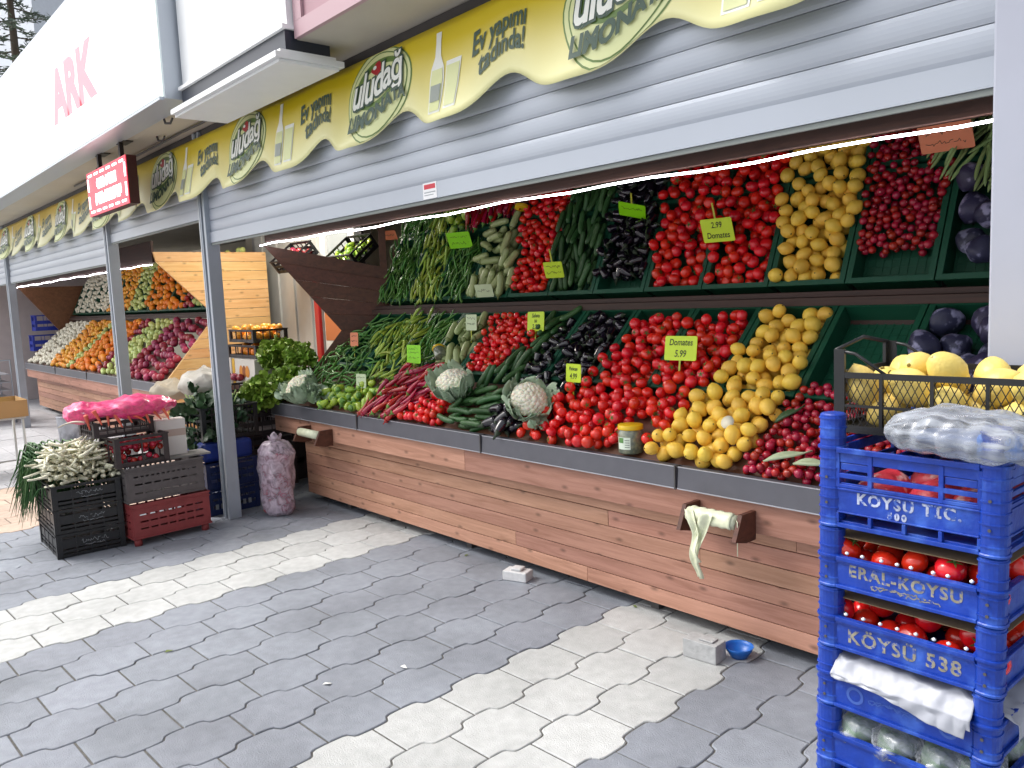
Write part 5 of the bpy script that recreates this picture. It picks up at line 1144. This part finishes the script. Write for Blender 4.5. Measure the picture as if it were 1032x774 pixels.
# cauliflowers
m_curd = mat('curd', '#eee8d2', .75, noise=.02, nscale=40, bump=.1, bscale=60, sss=.2); m_cleaf = mat('cauliflower_leaf', '#a0b497', .5, var=.2, noise=.15, nscale=18); m_rib = mat('leaf_rib', '#d3dcc4', .5)
def cauli(loc, s_, rot_, label, nleaf=14, cover=.5, seed=0):
    r = random.Random(seed); e = empty('cauliflower', loc, label=label, cat='cauliflower'); e.rotation_euler = rot_
    mb = MB()
    for k in range(95):
        a = k*2.39996; t = 1-k/95*.92; b = math.acos(max(-1, min(1, t))); rr_ = .088*s_; c = Vector((math.sin(b)*math.cos(a)*rr_, math.sin(b)*math.sin(a)*rr_, .03*s_+math.cos(b)*rr_*.8)); q = r.uniform(.015, .023)*s_
        mb.add(*sphere_pts(lambda u, v: c+sphd(u, v)*q*(1+.06*math.sin(9*u+5*v)), 7, 5), 0, True)
    mb.add(*sphere_pts(lambda u, v: Vector((sphd(u, v).x*.085*s_, sphd(u, v).y*.085*s_, .03*s_+sphd(u, v).z*.068*s_)), 12, 8), 0, True); mb.build('curd', m_curd, e)
    for k in range(nleaf):
        a = k*2.4+r.uniform(-.3, .3); d = Vector((math.cos(a), math.sin(a), 0)); s2 = Vector((-d.y, d.x, 0)); ln_2 = r.uniform(.12, .215)*s_; ph = r.random()*6; cv = cover*r.uniform(.5, 1.3); mb = MB()
        def f(u, v):
            A_ = (u-.5)*2; w_ = .065*s_*math.sin(math.pi*min(1, v*.8+.15))**.7; ang_ = v*(1.1+cv); rad_ = .055*s_+ln_2*.42*math.sin(min(ang_, 2.6)); z = -.05*s_+ln_2*.9*v-.35*ln_2*max(0, v-.6)*(1 if cv < .5 else .2)
            return d*(rad_+.012*s_*A_*A_)+s2*(A_*w_)+Vector((0, 0, z+.010*s_*math.sin(A_*6+ph)*v+.008*s_*math.sin(v*9+ph)))
        mb.grid(f, 8, 9, 0, True, r.random()); mb.tube([d*(.05*s_)+Vector((0, 0, -.05*s_)), Vector(f(.5, .4))+d*.003, Vector(f(.5, .85))+d*.002], [.008*s_, .005*s_, .002*s_], 5, 1)
        o = mb.build('leaf', [m_cleaf, m_rib], e); q = o.modifiers.new('thickness', 'SOLIDIFY'); q.thickness = .0018
    return e
def on_slope(u, v, n=.0): return FL @ Vector((u, v, n))
cauli(on_slope(-5.90, .09, .06), 1.15, (R(35), R(-10), 0), 'white cauliflower with spread grey green leaves at the left end of the counter', 18, .1, 1)
cauli(on_slope(-4.06, .25, .08), 1.05, (R(25), R(-5), .5), 'white cauliflower wrapped in pale leaves between the red peppers and cucumbers', 15, .7, 2)
cauli(on_slope(-3.34, .19, .075), 1.05, (R(48), R(8), 1.0), 'creamy cauliflower under a hood of leaves beside the big tomato heap', 13, .8, 3)
for k, (u, v) in enumerate(((-6.15, .06), (-5.75, .06), (-3.20, .05))):
    o = leaf_clump(26 if k < 2 else 9, .07 if k < 2 else .03, .07 if k < 2 else .03, .05, .09 if k < 2 else .06, 80+k, .3, 0).build('cauliflower_leaves', [m_cleaf, m_rib], loc=on_slope(u, v, .02)); tag(o, ('loose grey green leaves at the left counter corner', 'loose grey green leaves between the left cauliflower and the pale bell peppers', 'loose leaves between the creamy cauliflower and the tomatoes')[k], 'leaves')
# loose leaves on the radishes
for k, (u, v, a, L_) in enumerate(((-1.72, .10, .45, .20), (-1.60, .08, .2, .16), (-1.80, .32, .9, .15), (-1.56, .16, 1.5, .09))):
    mb = MB(); mb.grid(lambda uu, vv: ((vv-.5)*L_, (uu-.5)*.04*math.sin(math.pi*min(1, vv+.08)), .01*math.sin(vv*5)+.006*math.sin(uu*6)), 4, 10); M = FL @ Matrix.Translation((u, v, .035)) @ Matrix.Rotation(a, 4, 'Z')
    o = mb.build('loose_leaf', mat('pale_leaf', '#a9b592', .5, noise=.15, nscale=20) if k != 2 else mat('green_loose_leaf', '#3f5a37', .5)); o.matrix_world = M; q = o.modifiers.new('thickness', 'SOLIDIFY'); q.thickness = .0015
    tag(o, ('long pale leaf lying across the lower radishes', 'short pale leaf at the right counter edge', 'dark green leaf between the lemons and radishes', 'small pale leaf behind the blue corner post')[k], 'leaf')
# extra eggplants at the counter edge
pts = []
for (u, v, a) in ((-3.60, .06, .5), (-3.52, .10, 1.0), (-3.62, .16, .2), (-3.48, .04, 1.6)):
    M = FL @ Matrix.Translation((u, v, .03)) @ Matrix.Rotation(a, 4, 'Z'); ITEMS.append(('eggplant', 2, M @ Matrix.Scale(1.25, 4), 'large shiny eggplant at the counter edge beside the cucumbers', 'large eggplants at the counter edge'))
# jars
def jar(M, label, glass, r_=.047, h_=.105, lab=True):
    e = bpy.data.objects.new('glass_jar', None); COL.objects.link(e); e.matrix_world = M; tag(e, label, 'jar')
    mb = MB(); mb.lathe([(.001, 0), (r_*.9, .001), (r_, .008), (r_, h_*.74), (r_*.9, h_*.82), (r_*.88, h_*.86)], 28); mb.build('glass_body', glass, e)
    mb = MB(); n = 28; mb.lathe([(r_*.97, h_*.84), (r_*.98, h_*.85), (r_*.98, h_*.985), (r_*.93, h_), (.001, h_*1.0)], 36); c = mb.build('lid', mat('yellow_lid', '#dfb81c', .35), e)
    if lab:
        mb = MB(); mb.grid(lambda u, v: ((r_+.0008)*math.cos(-2.2+u*1.1), (r_+.0008)*math.sin(-2.2+u*1.1), h_*(.18+.42*v)), 10, 2); mb.grid(lambda u, v: ((r_+.0012)*math.cos(-2.15+u*.5), (r_+.0012)*math.sin(-2.15+u*.5), h_*(.40+.18*v)), 8, 2, 1)
        for q in range(4): mb.grid(lambda u, v: ((r_+.0013)*math.cos(-1.55+u*.38), (r_+.0013)*math.sin(-1.55+u*.38), h_*(.25+.08*q+.02*v)), 5, 1, 2)
        mb.build('paper_label', [mat('jar_label', '#d8e3d2', .6), mat('jar_label_green', '#5c8a4a', .6), mat('jar_print', '#4a5550', .6)], e)
    return e
gl = mat('jar_glass', '#6b7362', .06, spec=.6, coat=1, noise=.2, nscale=35, col2='#84876c', c2scale=60)
JARP = Vector((at(636, 452, 1, .075).x, .075, .800))
jar(Matrix.Translation(JARP) @ Matrix.Rotation(.2, 4, 'Z'), 'glass jar with a yellow lid on the counter edge in front of the tomatoes', gl, .064, .142)
jar(FL @ Matrix.Translation((-4.52, .54, .03)) @ Matrix.Rotation(R(-70), 4, 'Y') @ Matrix.Rotation(R(-40), 4, 'X'), 'lying jar with a yellow lid among the pale marrows of the lower crate', gl, .045, .10, False)
jar(FU @ Matrix.Translation((-4.34, .78, .07)) @ Matrix.Rotation(R(95), 4, 'X') @ Matrix.Rotation(R(10), 4, 'Y'), 'upside down jar with a yellow lid among the red peppers of the top row', mat('dark_glass', '#4d423a', .1, coat=1, noise=.2, nscale=30), .05, .13, False)
# red packets between lemons: round sticker
mb = MB(); mb.lathe([(.001, 0), (.030, .0), (.031, .002), (.001, .003)], 20); o = mb.build('round_sticker', mat('round_sticker', '#e3dcc4', .6, noise=.05), loc=on_slope(-2.03, .20, .085)); o.rotation_euler = (R(60), R(10), 0); tag(o, 'round pale sticker resting on the lower lemons', 'sticker')

# ---- price tags
m_tag = mat('tag_yellow_green', '#cdea2e', .45); m_tag2 = mat('tag_lime', '#8fe00e', .45); m_tago = mat('tag_orange', '#e98a62', .5); m_tagw = mat('tag_pale', '#c9d8b0', .5); m_ink = mat('ink', '#26301c', .6); m_stick = mat('stick_yellow', '#b9bf3c', .5)
def price(px_, py_, plane, off, w, h_, m, lines, label, tilt=.1, yaw=-.25, stick=1, roll=0., sx=1):
    w *= 1.4; h_ *= 1.3; off += .015; lines = [(a_, b_*1.35, c_*1.3) for a_, b_, c_ in lines]
    F, n_ = plane
    d = RW @ Vector((px_-CX, py_-CY, FP)); N_ = (F.to_3x3() @ Vector((0, 0, 1))); O_ = F @ Vector((0, 0, off)); t = (O_-CAMP).dot(N_)/d.dot(N_); P_ = CAMP+d*t
    e = bpy.data.objects.new('price_tag', None); COL.objects.link(e); e.matrix_world = Matrix.Translation(P_) @ Euler((R(90)-tilt, roll, yaw), 'XYZ').to_matrix().to_4x4(); tag(e, label, 'price tag')
    mb = MB(); c_ = .006; poly = [(-w/2+c_, -h_/2), (w/2-c_, -h_/2), (w/2, -h_/2+c_), (w/2, h_/2-c_), (w/2-c_, h_/2), (-w/2+c_, h_/2), (-w/2, h_/2-c_), (-w/2, -h_/2+c_)]
    mb.prism(poly, 2, -.0015, .0015); mb.build('card', m, e)
    if stick:
        mb = MB(); s_ = -1 if stick > 0 else 1; mb.box(-.005, .005, min(s_*h_/2, s_*(h_/2+.085)), max(s_*h_/2, s_*(h_/2+.085)), -.0012, .0012); mb.build('stick', m_stick, e)
    mb = MB(); I4 = Matrix.Translation((0, 0, .0024))
    for tx, size, dy in lines:
        if tx[0] == '~': scribble(mb, 0, dy, w*.75, I4, 5, size, seed=int(tx[1:]))
        else: text_on(mb, tx, size, Matrix.Translation((0, dy, .0024)), 0, .0006, .15, .82)
    mb.build('handwriting', m_ink, e)
Lp, Up = (FL, 0), (FU, 0)
price(686, 351, Lp, .10, .135, .095, m_tag, [('Domates', .034, .022), ('5.99', .036, -.022)], 'yellow green price tag reading 5.99 stuck in the big tomato heap', .15, .05)
price(578, 376, Lp, .08, .09, .078, m_tag, [('Patlıcan', .021, .018), ('4.99', .032, -.014)], 'yellow green price tag on a stick in the lower eggplants', .05, -.1)
price(540, 324, Lp, .05, .10, .095, m_tag, [('Salata', .026, .028), ('lık', .022, .002), ('2.99', .030, -.026)], 'yellow green price tag above the lower cucumbers', .1, .1)
price(417, 357, Lp, .08, .12, .10, m_tag2, [('~3', .016, .03), ('~7', .016, .008), ('~4', .02, -.022)], 'bright lime price tag above the crimson red peppers', .05, 0)
price(475, 325, Lp, .06, .085, .085, m_tagw, [('~13', .014, .02), ('~17', .02, -.01)], 'pale price tag above the marrows of the lower crate', .05, 0)
price(357, 342, Lp, .06, .065, .085, m_tago, [('~23', .012, .02), ('~27', .014, -.01)], 'orange price tag by the brown wing in the lower peppers', .05, .2)
price(364, 384, Lp, .05, .075, .08, m_tagw, [('~33', .012, .02), ('~37', .014, -.01)], 'pale price tag above the pale bell peppers at the counter edge', .05, .2)
price(723, 232, Up, .10, .135, .10, m_tag, [('2.99', .034, .022), ('Domates', .034, -.022)], 'yellow green price tag hanging among the upper tomatoes', -.35, .05, -1)
price(637, 212, Up, .10, .12, .085, m_tag2, [('~43', .02, .01)], 'lime price tag hanging among the upper eggplants', -.85, .45, -1, .25)
price(558, 272, Up, .08, .095, .085, m_tag, [('~53', .016, .015), ('~57', .02, -.015)], 'yellow green price tag below the upper cucumbers', -.4, .35, -1)
price(463, 242, Up, .10, .14, .10, m_tag2, [('~63', .018, .02), ('~67', .02, -.02)], 'bright lime price tag on the upper light green peppers', -.5, .4, 0)
price(488, 293, Up, .06, .10, .075, m_tagw, [('~73', .02, .0)], 'pale green price tag at the lower edge of the upper marrows', -.4, .35, 0)
price(393, 237, Up, .06, .09, .07, m_tago, [('~83', .016, .0)], 'orange price tag beside the wing post in the upper peppers', -.6, .5, 0)
price(953, 138, Up, .10, .16, .10, m_tago, [('~93', .02, .02), ('~97', .02, -.02)], 'orange price tag above the green beans at the upper right', -.5, .0, 0)

# ---- shop interior between the stalls
m_pan = mat('pale_aluminium', '#c9cac6', .45, .15, noise=.04)
e = empty('wall_panel', (-9.0, 1.45, 0), label='pale ribbed metal wall panels right of the natural plank wall', cat='wall')
mb = MB(); x = -9.655
for k in range(8): mb.box(x, x+.19, 1.40+(k % 2)*.02, 1.46, 0, 2.86); x += .193
bpart('rib', mb, m_pan, e)
e = empty('shop_door', (-7.8, 1.9, 0), label='white framed glass door behind the lettuces', cat='door')
mb = MB(); mb.box(-8.11, -8.0, 1.45, 1.53, 0, 2.6); mb.box(-7.5, -7.38, 1.45, 1.53, 0, 2.6); mb.box(-8.0, -7.5, 1.45, 1.53, 2.4, 2.6); mb.box(-8.0, -7.5, 1.45, 1.53, 1.0, 1.06); bpart('frame', mb, m_white, e)
mb = MB(); mb.box(-8.0, -7.5, 1.48, 1.49, 0, 2.4); bpart('pane', mb, mat('door_glass', '#cfd6d8', .1, alpha=.45), e)
mb = MB(); q = at(320, 318, 1, 1.3); mb.box(q.x-.05, q.x+.05, 1.29, 1.33, 0, 1.9); o = mb.build('red_cabinet', mat('red_lacquer', '#b3201e', .35), bevel=.01); tag(o, 'narrow red cabinet edge visible under the brown wing', 'cabinet')
mb = MB(); q = at(333, 318, 1, 1.35); mb.box(q.x-.04, q.x+.5, 1.3, 1.5, .9, 1.75); mb.box(q.x-.03, q.x+.4, 1.298, 1.2995, 1.2, 1.5, 1); o = mb.build('poster_board', [mat('poster_white', '#e6e2da', .5), mat('poster_orange', '#c4703a', .5)]); tag(o, 'white and orange poster board right of the red cabinet', 'poster')
la = empty('ceiling_lamp', (-7.7, .7, 2.84), label='lit white ceiling lamp of the shop between the two stalls', cat='lamp')
mb = MB(); mb.box(-8.3, -7.1, .6, .8, 2.845, 2.872); bpart('lamp_housing', mb, m_white, la)
mb = MB(); mb.box(-8.28, -7.12, .62, .78, 2.835, 2.8445); bpart('diffuser', mb, mat('lamp_diffuser', '#ffffff', .5, emit='#fff3e0', es=6), la)
ll = bpy.data.lights.new('lamp_light', 'AREA'); ll.shape = 'RECTANGLE'; ll.size = 1.1; ll.size_y = .14; ll.energy = 24; ll.color = (1, .93, .82); lo_ = bpy.data.objects.new('lamp_light', ll); COL.objects.link(lo_); lo_.parent = la; lo_.location = (0, 0, -.012)
# boxes with oranges
mb = MB(); mb.box(-.62, .62, -.3, .3, 0, .86); o = mb.build('display_table', m_w2, loc=(-7.95, .45, 0)); tag(o, 'dark table holding cartons and orange crates between the stalls', 'table')
m_crt = mat('carton_white', '#d9d4cc', .7, noise=.04)
for k, (x, lab) in enumerate(((-7.86, 'white carton printed with a yellow fruit basket, left of the two'), (-7.33, 'white carton with an orange pear print, right of the two'))):
    e = empty('fruit_carton', (x, .30, .862), label=lab, cat='carton', group='printed cartons under the orange crates')
    mb = MB(); mb.box(-.25, .25, -.15, .15, 0, .25); bpart('box_body', mb, m_crt, e) if False else mb.build('box_body', m_crt, e, bevel=.004)
    mb = MB(); 
    for q in range(5 if k == 0 else 3):
        a = -.16+q*.08 if k == 0 else -.05+q*.07; vs, fs = [], []
        vs.append(Vector((a, -.152, .11))); n = 14
        for j in range(n): t = 2*math.pi*j/n; vs.append(Vector((a+.045*math.cos(t), -.152, .12+.07*math.sin(t)*(1 if math.sin(t) > 0 else .6))))
        mb.add([v+Vector((0, -.0006*q, 0)) for v in vs], [(0, 1+j, 1+(j+1) % n) for j in range(n)], q % 2)
    if k == 0: mb.box(-.12, .12, -.1545, -.1535, .03, .09, 1)
    mb.build('fruit_print', [mat('print_orange', '#d98a2a', .6), mat('print_brown', '#96542a', .6)], e)
    mb = MB(); mb.box(-.25, -.19, -.1528, -.1505, .002, .248); mb.build('yellow_stripe', mat('stripe_yellow', '#d9a82e', .6), e)
mb = crate_mesh('c', .60, .34, .12, m_dc, bars=((.0, .03),), ribs=3); e = empty('brown_crate', (-7.45, .36, 1.115), R(2), label='lower dark crate of oranges standing on the printed cartons', cat='crate'); mb.build('crate_body', m_dc, e)
local_heap(Matrix.Translation((-7.45, .36, 1.13)), .55, .3, 0, .09, 'orange', 'orange in the lower dark crate on the cartons', 'oranges in the lower dark crate', maxn=60)
mb = crate_mesh('c', .60, .34, .12, m_dc, bars=((.0, .03),), ribs=3); e = empty('brown_crate', (-7.45, .37, 1.26), R(-2), label='upper dark crate of glowing orange fruit beside the plank wall', cat='crate'); mb.build('crate_body', m_dc, e)
local_heap(Matrix.Translation((-7.45, .37, 1.275)), .55, .3, 0, .12, 'mandarin', 'mandarin in the upper dark crate beside the plank wall', 'mandarins in the upper dark crate', maxn=60)
pts = [Vector((-7.72+k*.075, .10+.02*(k % 2), .94)) for k in range(6)]; put_items('onion', pts, 'brownish onion in the row in front of the printed cartons', 'onions in front of the cartons', .8)
mb = crate_mesh('c', .56, .30, .16, m_dc, bars=((.0, .05), (.08, .10)), ribs=4); e = empty('brown_crate', (-7.55, .10, .74), 0, label='low dark crate of brownish onions in front of the printed cartons', cat='crate'); mb.build('crate_body', m_dc, e)
# shelf of crates seen above the brown wing
for k, (px_, py_, lab, kind, n_) in enumerate(((292, 256, 'small dark crate of pale red apples behind the top of the brown wing', 'red_apple', 14), (350, 250, 'black crate of pale greens behind the top of the brown wing', 'bell', 30))):
    c = at(px_, py_, 1, 1.15+.1*k); mb = crate_mesh('c', .42, .34, .16, m_blk2, bars=((.0, .04), (.07, .1)), ribs=3); e = empty('black_crate', (c.x, c.y+.1, c.z-.1), 0, label=lab, cat='crate'); e.rotation_euler = (R(38), 0, R(4)); mb.build('crate_body', m_blk2, e)
    M = Matrix.Translation((c.x, c.y+.1, c.z-.1)) @ Euler((R(38), 0, R(4))).to_matrix().to_4x4() @ Matrix.Translation((0, 0, .02)); local_heap(M, .38, .30, 0, .13, kind, ('pale red apple in the small crate above the wing', 'pale green pepper in the black crate above the wing')[k], ('apples above the wing', 'pale peppers above the wing')[k], maxn=n_-4*k)
e = empty('crate_shelf', (-6.9, 1.3, 0), label='dark shelf rack behind the brown wing', cat='shelf')
mb = MB(); mb.box(-7.35, -6.1, 1.1, 1.55, 1.86, 1.88); mb.box(-7.35, -6.1, 1.1, 1.55, .6, .62); bpart('shelf', mb, m_dark, e)
for x in (-7.33, -6.12):
    mb = MB(); mb.box(x-.015, x+.015, 1.5, 1.53, 0, 2.5); bpart('upright', mb, m_dark, e)
# kitchen-like equipment seen over the plank wall
e = empty('wall_cupboard', (-9.9, 2.2, 2.0), label='cream wall cupboard seen above the plank wall', cat='cupboard')
mb = MB(); mb.box(-11.5, -9.4, 2.1, 2.5, 2.02, 2.86); bpart('cupboard_body', mb, m_cream, e)
for x in (-11.0, -10.45, -9.9): 
    mb = MB(); mb.box(x-.25, x+.25, 2.085, 2.099, 2.05, 2.83); bpart('door', mb, m_pan, e)
# ---- far left things
e = empty('partition_wall', (-17.6, 1, 0), label='pinkish pale partition wall beyond the far stall', cat='wall')
mb = MB()
for k in range(6): mb.box(-17.8, -17.75, -1.0+k*.62, -.39+k*.62, 0, 2.86)
bpart('panel', mb, mat('partition', '#c9bcba', .6, noise=.05), e)
shutter(-19, -13.42, 'grey roller shutter piece left of the leftmost post')
m_fb = mat('far_blue_crate', '#2b3fae', .45, noise=.1)
for k, (px_, py_) in enumerate(((52, 325), (50, 345), (66, 297))):
    c = at(px_, py_, 0, -16.6); mb = crate_mesh('c', .3, .55, .28, m_fb, bars=((.0, .07), (.12, .18)), ribs=2); e = empty('blue_crate', (c.x-.1, c.y, c.z-.14), 0, label=('bright blue crate in the middle of the far stack', 'bright blue crate at the bottom of the far stack', 'bright blue crate seen above the far brown wing')[k], cat='crate', group='far blue crates'); mb.build('crate_body', m_fb, e)
mb = MB(); mb.box(-16.9, -16.4, .4, 1.7, 0, at(50, 345, 0, -16.6).z-.145); o = mb.build('crate_plinth', m_dark); tag(o, 'dark plinth under the far blue crates', 'plinth')
# bucket
mb = MB(); mb.lathe([(.001, .004), (.13, .004), (.15, .30), (.156, .31), (.150, .315), (.142, .30), (.12, .02), (.001, .02)], 24)
bk = mb.build('metal_bucket', mat('galvanised', '#b9bcc4', .4, .4, noise=.2, nscale=6, col2='#7d8088', c2scale=7), loc=(-10.5, -.62, 0)); tag(bk, 'stained pale metal bucket in front of the far stall', 'bucket'); bk.scale = (1.15, 1.15, 1.35)
# open cardboard box on a stand
e = empty('cardboard_box', (-9.75, -1.35, .5), R(0), label='open brown cardboard box of pale fruit at the left edge', cat='box')
mb = MB()
w_, d_, h_ = .6, 1.0, .17
mb.box(-w_/2, w_/2, -d_/2, d_/2, 0, .006); mb.box(-w_/2, w_/2, -d_/2, -d_/2+.006, .0065, h_); mb.box(-w_/2, w_/2, d_/2-.006, d_/2, .0065, h_); mb.box(-w_/2, -w_/2+.006, -d_/2+.0065, d_/2-.0065, .0065, h_); mb.box(w_/2-.006, w_/2, -d_/2+.0065, d_/2-.0065, .0065, h_)
mb.build('box_walls', mat('cardboard', '#b08a5c', .8, noise=.05), e)
cb = e; q1 = at(29, 419, 0, -9.5); cb.location = (-9.8, q1.y-.5, q1.z)
local_heap(Matrix.Translation(cb.location), .56, .96, .01, .14, 'green_apple', 'pale green apple in the open cardboard box at the left edge', 'pale apples in the cardboard box', maxn=70)
e = empty('folding_stand', (cb.location.x, cb.location.y, 0), label='thin metal stand under the open cardboard box', cat='stand')
zt = cb.location.z-.002
mb = MB(); mb.box(-.28, .28, -.48, .48, zt-.02, zt-.001); mb.build('top', m_pan, e)
for sx in (-.26, .26):
    for sy in (-.45, .45):
        mb = MB(); mb.tube([(sx, sy, 0), (sx, sy, zt-.0205)], .012, 8); mb.build('leg', m_pan, e)
e = empty('tray_trolley', (-14.6, -.9, 0), label='silver tray trolley beside the leftmost post', cat='trolley')
for k in range(5):
    z = .25+k*.12; mb = MB(); mb.box(-.45, .45, -.3, .3, z, z+.012); mb.box(-.45, .45, -.3, -.29, z+.0125, z+.05); mb.build('tray', mat('tray_steel', '#b4b8c0', .3, .6, noise=.1, nscale=5), e)
for sx in (-.47, .47):
    mb = MB(); mb.tube([(sx, -.32, 0), (sx, -.32, .95), (sx, .32, .95), (sx, .32, 0)], .014, 8); mb.build('frame', m_post, e)

# ============================================================ PLACE THE PRODUCE
LIMIT = 300
by = {}
def proj(p):
    q = RW.transposed() @ (p-CAMP)
    return (CX+FP*q.x/q.z, CY+FP*q.y/q.z, q.z)
for it in ITEMS:
    dj = it[2].translation-JARP
    if math.hypot(dj.x, dj.y) < .090 and abs(dj.z) < .2: continue
    if -.16 < dj.x < .20 and -.2 < dj.y < -.01 and (dj.x*.66-dj.y*.75) > 0 and abs(dj.x*.75+dj.y*.66) < .07 and abs(dj.z) < .2: continue
    by.setdefault(KC[it[0]][1], []).append(it)
for cat, its in by.items():
    its.sort(key=lambda it: -(KIND[it[0]]['r']+KIND[it[0]]['L']*.3)*it[2].to_scale().x/(it[2].translation-CAMP).length + (1 if not (0 < proj(it[2].translation)[0] < 1032) else 0))
    for it in its[:LIMIT]:
        kind, vi, M, label, group = it; me = KIND[kind]['me']; me = me[vi % len(me)]
        o = bpy.data.objects.new(KC[kind][0], me); COL.objects.link(o); o.matrix_world = M; o['label'] = label; o['category'] = cat; o['group'] = group
    rest = its[LIMIT:]
    if rest:
        vs, fs, mi, rn = [], [], [], []; nb = 0; cache = {}
        for kind, vi, M, label, group in rest:
            me = KIND[kind]['me'][vi % len(KIND[kind]['me'])]
            if me.name not in cache:
                co = np.empty(len(me.vertices)*3, 'f'); me.vertices.foreach_get('co', co); cache[me.name] = (co.reshape(-1, 3), [tuple(p_.vertices) for p_ in me.polygons], [p_.material_index for p_ in me.polygons])
            co, pf, pm = cache[me.name]; A_ = np.array(M); vs.append(co @ A_[:3, :3].T+A_[:3, 3]); fs += [tuple(i+nb for i in f) for f in pf]; mi += pm; nb += len(co); rn += [rng.random()]*len(co)
        mats_ = list(KIND[rest[0][0]]['me'][0].materials); me = bpy.data.meshes.new(KC[rest[0][0]][0]+'_heap'); me.from_pydata(np.concatenate(vs).tolist(), [], fs)
        for m_ in mats_: me.materials.append(m_)
        me.polygons.foreach_set('material_index', mi); me.polygons.foreach_set('use_smooth', [True]*len(fs)); a = me.attributes.new('rnd', 'FLOAT', 'POINT'); a.data.foreach_set('value', rn); me.update()
        o = bpy.data.objects.new(KC[rest[0][0]][0]+'_heap', me); COL.objects.link(o); tag(o, 'the many smaller looking %ss filling the rest of the heaps' % cat, cat, kind='stuff')
    print('PRODUCE', cat, len(its))
# crate under the crates' floors etc. are hidden by the produce
for o in list(COL.objects):
    if o.parent is None and o.type == 'MESH' and 'label' not in o and o.get('kind') is None: print('UNTAGGED', o.name)
